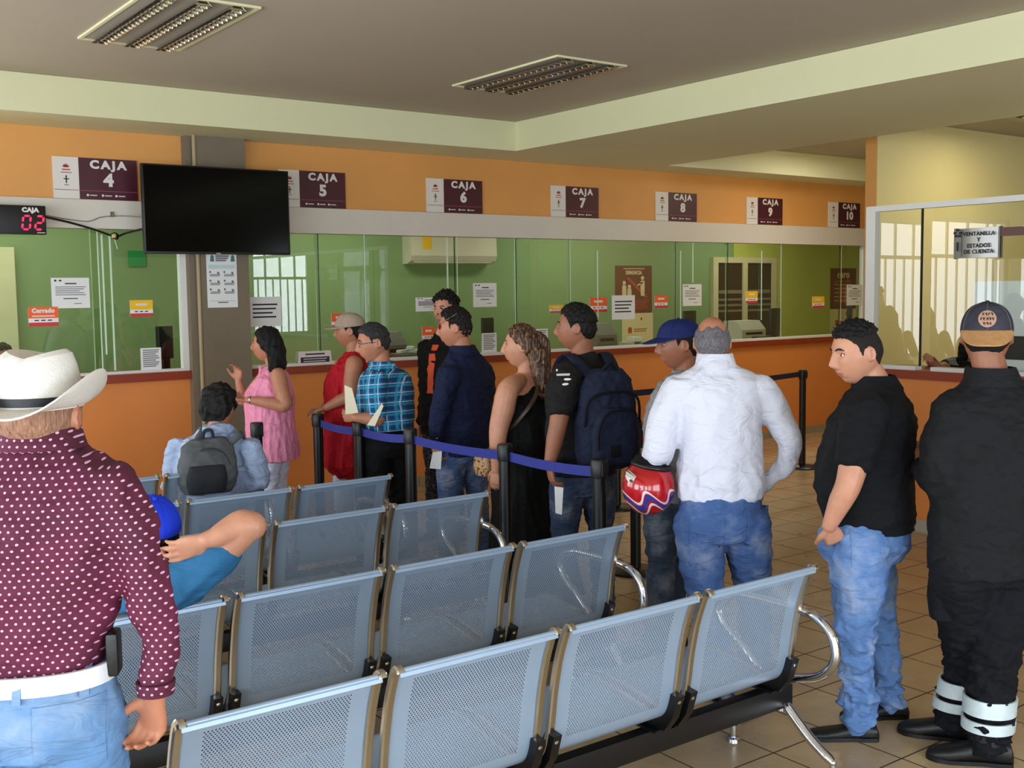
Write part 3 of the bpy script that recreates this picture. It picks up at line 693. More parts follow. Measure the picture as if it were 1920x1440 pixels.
def shell_mesh(holes):
    """sheet steel shell, its back and pan pierced by rows of staggered round holes"""
    v = []; f = []
    S0, S1 = .085, .435; PXH, PZH = .0094, .0066; XA, XB = .065, SW-.065
    def strip(s0, s1, x0, x1, n):
        o = len(v)
        for k in range(n+1):
            p = prof_at(s0+(s1-s0)*k/n); v.append((x0, p.y, p.z)); v.append((x1, p.y, p.z))
        for k in range(n): f.append((o+2*k, o+2*k+1, o+2*k+3, o+2*k+2))
    tot = PL[-1]
    zones = [(S0, S1)] if holes else []
    if holes:
        nr = int((S1-S0)/PZH); PZ = (S1-S0)/nr; nx = int((XB-XA)/PXH); PX_ = (XB-XA)/nx
        strip(0, S0, 0, SW, 16); strip(S1, tot, 0, SW, 60); strip(S0, S1, 0, XA, nr); strip(S0, S1, XB, SW, nr)
        hr = .0022; oc = [(math.cos(PI/4*k), math.sin(PI/4*k)) for k in range(8)]
        for r in range(nr):
            s0 = S0+r*PZ; off = (r % 2)*PX_/2; edges = [XA+off+k*PX_ for k in range(nx+1-(r % 2))]
            if r % 2:
                a, b = prof_at(s0), prof_at(s0+PZ)
                for xa, xb in ((XA, edges[0]), (edges[-1], XB)):
                    o = len(v); v.extend([(xa, a.y, a.z), (xb, a.y, a.z), (xb, b.y, b.z), (xa, b.y, b.z)]); f.append((o, o+1, o+2, o+3))
            for xa, xb in zip(edges, edges[1:]):
                cx, cs = (xa+xb)/2, s0+PZ/2; o = len(v)
                rim = [(xb, cs), (xb, s0+PZ), (cx, s0+PZ), (xa, s0+PZ), (xa, cs), (xa, s0), (cx, s0), (xb, s0)]
                for x, s in rim: p = prof_at(s); v.append((x, p.y, p.z))
                for c, sn in oc: p = prof_at(cs+hr*sn); v.append((cx+hr*c, p.y, p.z))
                for k in range(8): f.append((o+k, o+(k+1) % 8, o+8+(k+1) % 8, o+8+k))
    else: strip(0, tot, 0, SW, 90)
    me = bpy.data.meshes.new('seat_shell'); me.from_pydata(v, [], f); me.materials.append(seatm); me.update(); return me
SHELL = shell_mesh(True)
def rail_mesh():
    m = MB()
    for x in (0, SW):
        pts = [PC[i] for i in range(6, len(PC)-3, 5)]
        rr = []
        for i, p in enumerate(pts):
            a = pts[max(0, i-1)]; b = pts[min(len(pts)-1, i+1)]; t = (b-a).normalized(); n = Vector((0, -t.z, t.y))
            w = .013; h = .011
            rr.append([Vector((x, p.y, p.z))+n*c*h+Vector((s*w, 0, 0)) for s, c in ((-1, -.6), (-.6, -1), (.6, -1), (1, -.6), (1, .6), (.6, 1), (-.6, 1), (-1, .6))])
        m.rings(rr)
    return m
def one_rail(x):
    full = rail_mesh(); n = len(full.v)//2
    m = MB(); k = 0 if x == 0 else 1
    half = len(full.f)//2; m.add(full.v[k*n:(k+1)*n], [tuple(i-k*n for i in ff) for ff in full.f[k*half:(k+1)*half]]); return m.mesh('side_rail')
RAIL0, RAIL1 = one_rail(0), one_rail(SW)
TOP = MB().tube([(.008, .004, .790), (SW-.008, .004, .790)], .008, 10).mesh('top_edge')
def bracket_mesh(x):
    m = MB(); pol = [(.075, .440), (.118, .445), (.150, .392), (.205, .345), (.30, .330), (.30, .306), (.14, .306), (.10, .36)]
    m.rings([[(x+dx, y, z) for y, z in pol] for dx in (-.016, .016)])
    m.box((x-.045, .15, .300), (x+.045, .33, .308)); m.ball((x-.0, .085, .420), (.010, .006, .010), 8, 1); m.ball((x, .118, .372), (.008, .005, .008), 8, 1)
    me = m.mesh('bracket'); return me
BR0, BR1 = bracket_mesh(.005), bracket_mesh(SW-.005)
def armrest_mesh(x):
    pts = [(x, .16, .335), (x, .03, .375), (x, -.035, .43), (x, -.05, .49), (x, -.02, .56), (x, .06, .60), (x, .2, .605), (x, .38, .60), (x, .47, .575), (x, .505, .52), (x, .47, .46), (x, .38, .40), (x, .30, .335)]
    return MB().tube(bez(pts, 6), .0175, 14, roundcap=True).mesh('armrest')
def leg_parts(t, x):
    m = MB()
    m.tube([(x, .20, .30), (x, .20, .20)], .020, 14); m.tube(bez([(x, .17, .22), (x, .13, .185), (x, .06, .13), (x, -.035, .075)], 5), [.019]*15+[.014], 14, roundcap=True)
    m.tube(bez([(x, .23, .22), (x, .27, .185), (x, .34, .13), (x, .435, .075)], 5), [.019]*15+[.014], 14, roundcap=True)
    g = m.build('leg', chrome, t)
    for y in (-.035, .435):
        f = MB().lathe([(.012, .085), (.013, .03), (.012, .018), (.026, .014), (.028, .0)], 16, (x, y, 0)); f.build('foot', chrome, g)
BENCH_X, PITCH_X = .86, .583
def bench(y, label, x0, seats=4, left=True):
    t = thing('waiting_bench', label, 'bench', (x0, y, 0), 0, 'rows of perforated steel benches')
    L = PITCH_X*(seats-1)+SW
    bevel_box((-.10 if left else -.45, .175, .215), (L+.10, .225, .300), .004).build('beam', beamm, t)
    for k in range(seats):
        s = link('seat_shell', SHELL, [], t, (k*PITCH_X, 0, 0))
        for nm, me, mt in (('side_rail', RAIL0, railm), ('side_rail', RAIL1, railm), ('top_edge', TOP, seatm), ('bracket', BR0, [black, chrome]), ('bracket', BR1, [black, chrome])):
            if me.materials: mt = []
            link(nm, me, mt, s)
    for x in ((-.035, L+.055) if left else (L+.055,)):
        link('armrest', armrest_mesh(x), chrome, t)
    for x in (.10, L+.065): leg_parts(t, x)
    return t
for y, x0, lf, lab in ((2.435, .835, False, 'perforated steel bench nearest the camera, foremost of the rows'), (3.375, .79, True, 'perforated steel bench that the man in the bright blue cap lounges on'),
                       (4.37, .79, True, 'empty perforated steel bench just beyond the elbow of the lounging man'), (5.12, .675, True, 'empty perforated steel bench directly behind the seated teenager with the grey backpack'),
                       (5.94, .27, True, 'perforated steel bench that the teenager with the grey backpack sits on')):
    bench(y, lab, x0, 4, lf)
# clear tape stuck on two of the far backrests
tape = pbr('clear packing tape', (.78, .82, .86), .25, var=.1)
# ---------------------------------------------------------------- queue posts and belts
postm = pbr('black post', (.025, .025, .03), .35, var=0)
beltb = pbr('royal blue webbing', (.13, .17, .52), .7, var=.05, bmp=.2, bscale=200)
beltn = pbr('navy webbing', (.05, .06, .20), .7, var=.05)
POSTS = {}
def post(key, x, y, label, base=True, h=.97):
    t = thing('stanchion', label, 'stanchion', (x, y, 0), 0, 'queue posts')
    MB().lathe([(.16, 0), (.16, .012), (.15, .020), (.05, .030), (.036, .034)], 32).build('base', postm, t)
    m = MB().lathe([(.0335, .032), (.0335, h-.085)], 24); m.build('pole', postm, t)
    m = MB().lathe([(.039, h-.09), (.041, h-.085), (.041, h-.008), (.036, h)], 24); m.box((-.018, -.046, h-.075), (.018, -.038, h-.015)); m.box((-.018, .038, h-.075), (.018, .046, h-.015))
    m.build('head', pbr('black post head', (.05, .05, .055), .45, var=0), t)
    POSTS[key] = (t, Vector((x, y, 0)), h)
for key, x, y, lab in (('a', 3.33, 6.74, 'black queue post under the hand of the woman in the red top'), ('b', 3.31, 6.13, 'black queue post in front of the plaid shirt man'), ('c', 3.37, 5.60, 'black queue post by the back of the plaid shirt man'),
                       ('d', 3.405, 4.69, 'black queue post in front of the woman in the black dress'), ('e', 3.43, 3.955, 'black queue post at the near end of the bright blue belt'), ('f', 2.80, 6.53, 'lone black queue post beside the woman in pink'),
                       ('g', 4.66, 5.03, 'black queue post with round base left of the red helmet'), ('h', 5.93, 6.62, 'black queue post behind the backpack man'), ('i', 8.68, 6.96, 'far black queue post standing free in front of the orange wall')):
    post(key, x, y, lab)
def belt(k1, k2, mat, z=.905, sag=.012, end=None):
    t, a, h = POSTS[k1]; b = POSTS[k2][1] if k2 else Vector(end); d = (b-a).normalized(); L = (b-a).length-.09; n = Vector((-d.y, d.x, 0))*.0012
    rr = []
    for i in range(13):
        u = i/12; p = d*(.045+L*u); zz = z-sag*4*u*(1-u)
        rr.append([p+n+Vector((0, 0, zz-.025)), p-n+Vector((0, 0, zz-.025)), p-n+Vector((0, 0, zz+.025)), p+n+Vector((0, 0, zz+.025))])
    MB().rings(rr).build('belt', mat, t, smooth=False)
for k1, k2 in (('a', 'b'), ('b', 'c'), ('c', 'd'), ('d', 'e')): belt(k1, k2, beltb)
belt('h', 'i', beltn, .93); belt('g', 'h', beltn, .92)
# ---------------------------------------------------------------- people
def V(*a): return Vector(a if len(a) > 1 else a[0])
SKIN = {}
def skin_mat(key, col):
    if key in SKIN: return SKIN[key]
    m, nt, b = new_mat('skin '+key); v = coords(nt); c = srgb(col)
    hi = tuple(min(1, x*1.08) for x in c[:3])+(1,); lo = tuple(x*.88*(1 if i == 0 else .94) for i, x in enumerate(c[:3]))+(1,)
    nt.links.new(ramp(nt, noise(nt, v, 14, 4), [(.3, lo), (.7, hi)]), b.inputs['Base Color'])
    b.inputs['Roughness'].default_value = .52; b.inputs['Subsurface Weight'].default_value = .06; b.inputs['Subsurface Radius'].default_value = (.01, .004, .002)
    bump(nt, b, noise(nt, v, 180, 2), .08, .002); SKIN[key] = m; return m
def cloth(name, col, rough=.85, wr=.35, var=.10, scale=9, weave=0):
    if name in MATS: return MATS[name]
    m, nt, b = new_mat(name); v = coords(nt); c = srgb(col); b.inputs['Roughness'].default_value = rough; b.inputs['Specular IOR Level'].default_value = .25
    lo = tuple(x*(1-var) for x in c[:3])+(1,); hi = tuple(min(1, x*(1+var)) for x in c[:3])+(1,)
    nt.links.new(ramp(nt, noise(nt, v, 6, 4), [(.3, lo), (.7, hi)]), b.inputs['Base Color'])
    h = noise(nt, coords(nt, (1, 1, 1.8)), scale, 3, .5, 1.2)
    if weave: h = math_n(nt, 'ADD', h, math_n(nt, 'MULTIPLY', noise(nt, v, 400, 1), .15))
    bump(nt, b, h, wr, .035); MATS[name] = m; return m
def denim(name, col, fade=.25):
    if name in MATS: return MATS[name]
    m, nt, b = new_mat(name); v = coords(nt); c = srgb(col); b.inputs['Roughness'].default_value = .9; b.inputs['Specular IOR Level'].default_value = .15
    hi = tuple(min(1, x+fade*(.75-x)) for x in c[:3])+(1,); lo = tuple(x*.72 for x in c[:3])+(1,)
    base = ramp(nt, noise(nt, v, 5, 5, .6), [(.28, lo), (.5, c), (.74, hi)])
    base = mix_c(nt, math_n(nt, 'MULTIPLY', noise(nt, coords(nt, (60, 60, 500)), 3, 2), .22), base, hi)
    nt.links.new(base, b.inputs['Base Color'])
    bump(nt, b, noise(nt, coords(nt, (1, 1, 2.6)), 9, 3, .5, 1.0), .5, .04); MATS[name] = m; return m
def hairm(name, col, rough=.6):
    if name in MATS: return MATS[name]
    m, nt, b = new_mat(name); c = srgb(col); b.inputs['Roughness'].default_value = rough; b.inputs['Specular IOR Level'].default_value = .3
    v = coords(nt, (90, 90, 14)); n = noise(nt, v, 2.2, 4, .6, .6)
    nt.links.new(ramp(nt, n, [(.3, tuple(x*.45 for x in c[:3])+(1,)), (.75, tuple(min(1, x*1.5) for x in c[:3])+(1,))]), b.inputs['Base Color'])
    bump(nt, b, n, .6, .012); MATS[name] = m; return m
lipm = pbr('lips', (.66, .38, .32), .45, var=.04); eyew = pbr('eye white', (.85, .83, .80), .25, var=0); iris = pbr('dark iris', (.05, .03, .02), .15, var=0)
browm = pbr('eyebrow hair', (.05, .035, .03), .7, var=0); shoeb = pbr('black leather', (.03, .03, .035), .4, var=.1, bmp=.2, bscale=60)
NP = np
def wr_noise(P, seed, freq, amp, stretch=(1, 1, 1), ridged=True, oct=6):
    r = np.random.RandomState(seed); out = np.zeros(len(P)); Q = P*np.array(stretch)
    for k in range(oct):
        d = r.normal(size=3); d /= np.linalg.norm(d); f = freq*(.7+.9*r.rand()); ph = r.rand()*6.28
        w = r.normal(size=3); w /= np.linalg.norm(w)
        t = np.sin(Q@d*f+ph+1.1*np.sin(Q@w*f*.6+ph*2))
        out += (1-2*np.abs(t)) if ridged else t
    return out/math.sqrt(oct)*amp
def finish(mb, name, mats, root, voxel=.008, smooth=4, wrinkles=None, matfn=None, label=None, lam=.5):
    """fuses the overlapping shells of mb into one continuous surface"""
    me = bpy.data.meshes.new('tmp'); me.from_pydata(mb.v, [], mb.f)
    bm = bmesh.new(); bm.from_mesh(me); bmesh.ops.recalc_face_normals(bm, faces=bm.faces); bm.to_mesh(me); bm.free()
    o = bpy.data.objects.new('tmp', me); COL.objects.link(o)
    md = o.modifiers.new('r', 'REMESH'); md.mode = 'VOXEL'; md.voxel_size = voxel; md.adaptivity = 0
    dg = bpy.context.evaluated_depsgraph_get(); dg.update()
    me2 = bpy.data.meshes.new_from_object(o.evaluated_get(dg)); bpy.data.objects.remove(o); bpy.data.meshes.remove(me)
    n = len(me2.vertices); P = np.empty(n*3); me2.vertices.foreach_get('co', P); P = P.reshape(n, 3)
    ne = len(me2.edges); E = np.empty(ne*2, np.int32); me2.edges.foreach_get('vertices', E); E = E.reshape(ne, 2)
    deg = np.bincount(E.ravel(), minlength=n).astype(float)[:, None]; deg[deg == 0] = 1
    def lap(Q):
        S = np.zeros_like(Q)
        for k in range(3): S[:, k] = np.bincount(E[:, 0], Q[E[:, 1], k], n)+np.bincount(E[:, 1], Q[E[:, 0], k], n)
        return S/deg-Q
    for i in range(smooth): P = P+lam*lap(P); P = P-(lam+.02)*lap(P)*.9 if i % 2 else P
    if wrinkles is not None:
        me2.vertices.foreach_set('co', P.ravel()); me2.update()
        N = np.empty(n*3); me2.vertices.foreach_get('normal', N); N = N.reshape(n, 3)
        P = P+N*wrinkles(P)[:, None]
    rl = np.array(root.location) if root is not None else np.zeros(3)
    me2.vertices.foreach_set('co', (P-rl).ravel()); me2.name = name
    mats = mats if isinstance(mats, (list, tuple)) else [mats]
    me2.materials.clear()
    ob = link(name, me2, mats, root)
    nf = len(me2.polygons); me2.polygons.foreach_set('use_smooth', [True]*nf)
    if matfn is not None:
        Cc = np.empty(nf*3); me2.polygons.foreach_get('center', Cc); me2.polygons.foreach_set('material_index', matfn(Cc.reshape(nf, 3)+rl).astype(np.int32))
    else: me2.polygons.foreach_set('material_index', np.zeros(nf, np.int32))
    me2.update()
    if label: ob['label'] = label
    return ob
def localise(mb, root):
    l = root.location; mb.v = [(p[0]-l.x, p[1]-l.y, p[2]-l.z) for p in mb.v]; return mb
def put(mb, name, mats, root, smooth=True, label=None):
    o = localise(mb, root).build(name, mats, root, smooth=smooth)
    if label: o['label'] = label
    return o

# ---- head: a skull and face surface on a direction grid
def head_pts(nt=84, npf=132, fem=False, off=0.0):
    th = np.linspace(.02, PI-.02, nt)[:, None]; q = np.linspace(-1, 1, npf, endpoint=False)[None, :]
    ph = PI*np.sign(q)*np.abs(q)**1.25
    st, ct = np.sin(th), -np.cos(th)
    x = st*np.sin(ph)*.0745; y = st*np.cos(ph)*np.where(np.cos(ph) > 0, .094, .101); z = (ct+0*ph)*np.where(ct > 0, .119, .113)
    t = np.clip(-z/.113, 0, 1); up = np.clip(z/.119, 0, 1)
    x = x*(1+.05*np.exp(-((z-.03)/.05)**2))*(1-(.20 if not fem else .26)*t**1.7)
    x = np.sign(x)*.078*(np.abs(x)/.078)**.93
    y = np.where(y < 0, y*(1-.46*t**1.3), y*(1+.10*t*np.exp(-(x/.045)**2)))
    fr = np.clip(y/.05, 0, 1); ax = np.abs(x)
    g = lambda a, c, s: np.exp(-((a-c)/s)**2)
    nz = np.interp(z, [-.047, -.038, -.030, -.022, .0, .022, .034], [0, .011, .024, .028, .017, .006, 0])*(.9 if fem else 1)
    ns = np.interp(z, [-.04, -.02, .02], [.0145, .0115, .0075])
    dy = nz*np.exp(-(x/ns)**2) + .006*g(ax, .013, .006)*g(z, -.034, .007)
    dy += -.010*g(ax, .031, .014)*g(z, .013, .011) + .004*g(ax, .030, .020)*g(z, .032, .008)*(0.5 if fem else 1)
    dy += .004*g(ax, .044, .018)*g(z, -.014, .020)
    dy += .0065*np.exp(-(x/.021)**2)*(g(z, -.0555, .0048)+1.05*g(z, -.0675, .0055)) - .0025*np.exp(-(x/.022)**2)*g(z, -.0612, .0022)
    dy += -.004*np.exp(-(x/.024)**2)*g(z, -.080, .006) + .006*np.exp(-(x/.019)**2)*g(z, -.098, .013)
    y = y+dy*fr
    P = np.stack([x, y, z], -1)
    if off is not 0.0:
        L = np.linalg.norm(P, axis=-1, keepdims=True); P = P*(1+(off[..., None] if isinstance(off, np.ndarray) else off)/L)
    return P
HEADS = {f: head_pts(fem=f) for f in (False, True)}
class Fr:
    """a frame: origin, right (x), forward (y), up (z)"""
    def __init__(s, o, f, tilt=0, roll=0, k=1.0):
        f = V(f).normalized(); r = f.cross(V(0, 0, 1)).normalized(); u = r.cross(f).normalized()
        if tilt: q = Matrix.Rotation(tilt, 3, r); f = q @ f; u = q @ u
        if roll: q = Matrix.Rotation(roll, 3, f); r = q @ r; u = q @ u
        s.o, s.r, s.f, s.u, s.k = V(o), r, f, u, k
    def __call__(s, x, y, z): return s.o+(s.r*x+s.f*y+s.u*z)*s.k
    def arr(s, P):
        M = np.array([s.r, s.f, s.u])*s.k; return P@M+np.array(s.o)
    def inv(s, P): return ((P-np.array(s.o))@np.array([s.r, s.f, s.u]).T)/s.k
def grid_add(mb, W):
    nt, npf, _ = W.shape; mb.rings([[tuple(p) for p in W[i]] for i in range(nt)])
def add_head(mb, fr, fem=False):
    grid_add(mb, fr.arr(HEADS[fem]))
    for s in (-1, 1):
        R = Matrix((fr.r, fr.f, fr.u)).transposed() @ Matrix.Rotation(s*-.35, 3, 'Z')
        mb.ball(fr(s*.0765, -.012, -.004), (.0075*fr.k, .0145*fr.k, .0255*fr.k), 12, R=R)
        rim = [fr(s*(.080+.003*math.sin(a*.5)), -.015+.015*math.cos(a)*(1 if math.cos(a) < 0 else .7), .001+.0245*math.sin(a)) for a in np.linspace(-.3, PI*1.35, 10)]
        mb.tube(rim, .0042*fr.k, 8, roundcap=True)
def face_y(fr, x, z, fem=False):
    H = HEADS[fem]; d = (H[..., 0]-x)**2+(H[..., 2]-z)**2+np.where(H[..., 1] > 0, 0, 1); i = np.unravel_index(np.argmin(d), d.shape); return H[i][1]
def face_parts(root, fr, fem=False, browk=1.0, stubble=None):
    for s in (-1, 1):
        yy = face_y(fr, s*.031, .013, fem)-.0085
        m = MB(); R = Matrix((fr.r, fr.f, fr.u)).transposed()
        m.ball(fr(s*.031, yy, .0125), .0122*fr.k, 14); m.ball(fr(s*.031, yy+.0078, .0125), .0062*fr.k, 10, 1)
        put(m, 'eye', [eyew, iris], root)
        m = MB(); pts = [fr(s*(.031+.0150*math.cos(a)), yy+.0105-.0045*abs(math.cos(a))**2, .0128+.0062*math.sin(a)) for a in np.linspace(.05, PI-.05, 7)]
        m.tube(pts, .0014*fr.k, 6, roundcap=True); put(m, 'eyelid', browm, root)
        m = MB(); pts = [fr(s*x, face_y(fr, s*x, z, fem)+.0008, z) for x, z in ((.014, .0305), (.024, .0345), (.036, .0350), (.047, .0300))]
        m.tube(bez(pts, 3), [.0026*browk]*3+[.0036*browk]*5+[.0018*browk]*2, 8, flat=.6, roundcap=True); put(m, 'eyebrow', browm, root)
def lips_fn(fr):
    def f(C):
        L = fr.inv(C); e = (L[:, 0]/.0225)**2+((L[:, 2]+.0615)/.0088)**2
        return ((e < 1) & (L[:, 1] > .06)).astype(int)
    return f
def add_hand(mb, w, d, pn, thumb, curl=.35, k=1.0, spread=.12):
    """w wrist, d towards the fingertips, pn the way the palm faces, thumb the side the thumb leaves"""
    d = V(d).normalized(); pn = V(pn); pn = (pn-d*pn.dot(d)).normalized(); s = d.cross(pn).normalized()
    if s.dot(V(thumb)) < 0: s = -s
    w = V(w); rr = []
    for t, a, b in ((-.012, .024, .019), (.015, .027, .018), (.045, .037, .0165), (.075, .040, .014), (.088, .036, .011)):
        rr.append([w+d*t*k+s*(math.cos(2*PI*j/14)*a*k)+pn*(math.sin(2*PI*j/14)*b*k) for j in range(14)])
    mb.rings(rr)
    for i, (off, L) in enumerate(((.0285, .070), (.0098, .078), (-.0095, .073), (-.0275, .058))):
        p = w+d*(.080-.004*abs(i-1))*k+s*off*k; dd = (d+s*(spread*(1.4-i)*.55)).normalized(); ang = 0; pts = [p-dd*.012*k, p]; c = curl*(1+.12*i)
        for seg, f in ((.46, .75), (.30, 1.0), (.24, .7)):
            ang += c*f*1.15; pts.append(pts[-1]+(dd*math.cos(ang)+pn*math.sin(ang))*L*seg*k)
        r = (.0092 if i < 3 else .0080)*k
        mb.tube(bez(pts, 3), [r*(1.06-.26*j/(3*(len(pts)-1))) for j in range(3*(len(pts)-1)+1)], 10, roundcap=True)
    tb = w+d*.022*k+s*.022*k; td = (d*.62+s*.72+pn*.30).normalized(); t2 = (d*.9+s*.30+pn*(.25+curl*.5)).normalized()
    mb.tube(bez([tb-td*.01*k, tb+td*.028*k, tb+td*.045*k+t2*.012*k, tb+td*.048*k+t2*.045*k], 3), [.0145*k, .0145*k, .014*k, .0135*k, .0125*k, .0115*k, .0105*k, .010*k, .0095*k, .0085*k], 10, roundcap=True)
def limb(mb, pts, rad, flat=1.0, n=16, sub=6, side=None):
    P = bez(pts, sub); k = len(rad)-1
    R = [np.interp(i/(len(P)-1)*k, range(len(rad)), rad) for i in range(len(P))]
    mb.tube(P, R, n, flat=flat, roundcap=True, side=side)
def loft(mb, rows, S, F, n=28, e=2.3):
    """rows of (centre, half width, half depth[, forward shift])"""
    C = []; A = []; B = []
    cs = bez([V(r[0]) for r in rows], 5); K = len(rows)-1
    aa = [np.interp(i/(len(cs)-1)*K, range(K+1), [r[1] for r in rows]) for i in range(len(cs))]
    bb = [np.interp(i/(len(cs)-1)*K, range(K+1), [r[2] for r in rows]) for i in range(len(cs))]
    rr = []
    for c, a, b in zip(cs, aa, bb):
        ring = []
        for j in range(n):
            t = 2*PI*j/n; ct, sn = math.cos(t), math.sin(t)
            ring.append(c+S*(a*math.copysign(abs(ct)**(2/e), ct))+F*(b*math.copysign(abs(sn)**(2/e), sn)))
        rr.append(ring)
    mb.rings(rr)
def azim_line(P):
    """azimuth 0 at the face, pi at the nape"""
    return np.abs(np.arctan2(P[..., 0], P[..., 1]))
HL = ([0, .55, .85, 1.15, 1.32, 1.5, 1.75, 2.1, 2.6, PI], [.072, .070, .058, .040, -.012, .022, .025, -.030, -.058, -.062])
def scalp(root, fr, mat, thick, fem=False, line=HL, name='hair', seed=1, rough=.003, voxel=.0045, extra=None, top=None, freq=160, stretch=(1, 1, .35), label=None, smooth=2):
    """hair grown out of the skull above a hairline; thick(azimuth, z) in metres"""
    H = HEADS[fem]; az = azim_line(H); z = H[..., 2]; hl = np.interp(az, line[0], line[1])
    m = np.clip((z-hl)/.012, -1, 1); T = thick(az, z)
    if top is not None: m = np.minimum(m, top(H, az, z))
    off = np.where(m > 0, T*np.minimum(1, m*1.2)+.0012, -.010+.0*m)
    L = np.linalg.norm(H, axis=-1, keepdims=True); W = H*(1+off[..., None]/L)
    mb = MB(); grid_add(mb, fr.arr(W))
    if extra: extra(mb)
    return finish(mb, name, mat, root, voxel, smooth, wrinkles=(lambda P: wr_noise(P, seed, freq, rough, stretch, True, 7)), label=label)
def cap(root, fr, mat, brim_mat, back=False, bmat2=None, label=None, h=.098, z0=.036, tiltb=.10, L=.072, blab=None, name='cap', k=1.0, seam=None):
    """baseball cap: crown of six panels, button, curved brim"""
    m = MB(); rr = []
    for i in range(15):
        t = i/14*PI/2; c, s = math.cos(t)**.75, math.sin(t)
        rr.append([fr((.0865*c*math.cos(a)*k), (-.004+.108*c*math.sin(a)*k), z0-.012*(1 if 0 else math.sin(a))*(1-s)*(-1 if back else 1)+h*s) for a in np.linspace(0, 2*PI, 36, endpoint=False)])
    m.rings(rr); m.ball(fr(0, -.004, z0+h+.001), .008*fr.k, 10)
    o = put(m, name, mat, root, label=label)
    m = MB()
    for a in (PI/2, PI/6, -PI/6, -PI/2, -5*PI/6, 5*PI/6):
        pts = []
        for i in range(12):
            t = i/11*PI/2*.96; c, s = math.cos(t)**.75*1.008, math.sin(t); pts.append(fr(.0865*c*math.cos(a)*k, -.004+.108*c*math.sin(a)*k, z0-.012*math.sin(a)*(1-s)*(-1 if back else 1)+h*s+.0008))
        m.tube(pts, .0011, 5)
    localise(m, root).build('panel_seam', seam or mat, o)
    m = MB(); sg = -1 if back else 1; rr = []
    for i in range(9):
        u = i/8; r2 = []
        for a in np.linspace(-1.18, 1.18, 17):
            wdt = (1-abs(a/1.18)**3.0); x = math.sin(a)*(.0875+.004*u); y = (math.cos(a)*.108+L*u*wdt*(.75+.25*math.cos(a)))*sg-.004
            r2.append((x, y, z0+.002-(tiltb*L*u*wdt)*2.0-.16*abs(x)**1.5*u*1.6))
        rr.append(r2)
    top = [[fr(x, y, z+.0022) for x, y, z in r] for r in rr]; bot = [[fr(x, y, z-.0022) for x, y, z in r] for r in rr]
    nn = 17; vs = [p for r in top for p in r]+[p for r in bot for p in r]; fs = []; o2 = 9*nn
    for i in range(8):
        for j in range(nn-1):
            a = i*nn+j; fs += [(a, a+1, a+nn+1, a+nn), (o2+a, o2+a+nn, o2+a+nn+1, o2+a+1)]
    for j in range(nn-1): fs += [(j, o2+j, o2+j+1, j+1), (8*nn+j, 8*nn+j+1, o2+8*nn+j+1, o2+8*nn+j)]
    for i in range(8): fs += [(i*nn, (i+1)*nn, o2+(i+1)*nn, o2+i*nn), (i*nn+nn-1, o2+i*nn+nn-1, o2+(i+1)*nn+nn-1, (i+1)*nn+nn-1)]
    m.add(vs, fs); l = o.location
    b = localise(m, root).build('brim', brim_mat, o)
    if blab: b['label'] = blab
    return o
def shoe(root, heel, toe, k=1.0, mat=None, sole=None, h=.075, w=.043, name='shoe'):
    """low shoe from heel to toe on the floor"""
    a, b = V(heel), V(toe); d = (b-a); L = d.length; d.normalize(); s = d.cross(V(0, 0, 1)).normalized(); m = MB(); rr = []
    z = a.z
    for t, ww, hh, z0 in ((0, .55, .55, .0), (.03, .74, .85, 0), (.16, .80, 1.0, 0), (.36, .76, .92, 0), (.55, .90, .72, 0), (.75, 1.0, .55, 0), (.90, .82, .45, 0), (.975, .5, .34, 0), (1, .22, .22, .004)):
        c = a+d*(L*t); ring = []
        for j in range(16):
            q = 2*PI*j/16; cx, sz = math.cos(q), math.sin(q)
            ring.append(V(c.x, c.y, z)+s*(w*ww*math.copysign(abs(cx)**.8, cx))+V(0, 0, .008+z0+(h*hh-.008)*(.5+.5*sz) if sz > 0 else .008+(h*hh-.008)*.5*(1-abs(sz)**.5)))
        rr.append(ring)
    m.rings(rr); o = put(m, name, mat or shoeb, root)
    m = MB(); ol = []
    for t, ww in ((0, .5), (.03, .80), (.16, .86), (.36, .80), (.55, .94), (.75, 1.04), (.90, .86), (.98, .5), (1.01, .15)): ol.append((t, ww))
    poly = [a+d*(L*t)+s*(w*ww) for t, ww in ol]+[a+d*(L*t)-s*(w*ww) for t, ww in reversed(ol)]
    m.rings([[V(p.x, p.y, z+zz) for p in poly] for zz in (.0, .016)]); localise(m, root).build('sole', sole or shoeb, o)
    return o
def wrk(seed, amp=.004, freq=26, st=(1, 1, 1.6)):
    return lambda P: wr_noise(P, seed, freq, amp, st)+wr_noise(P, seed+5, freq*2.1, amp*.4, st)
def person(name_label, base, F, H=1.68):
    t = thing('person', name_label, 'person', (base[0], base[1], 0), 0)
    F = V(F[0], F[1], 0).normalized(); S = V(F.y, -F.x, 0)
    return t, F, S
def sideways(l, f): return (-CR*l+V(CF.x, CF.y, 0).normalized()*f)   # l: towards the picture's left, f: away from the camera
from mathutils.bvhtree import BVHTree
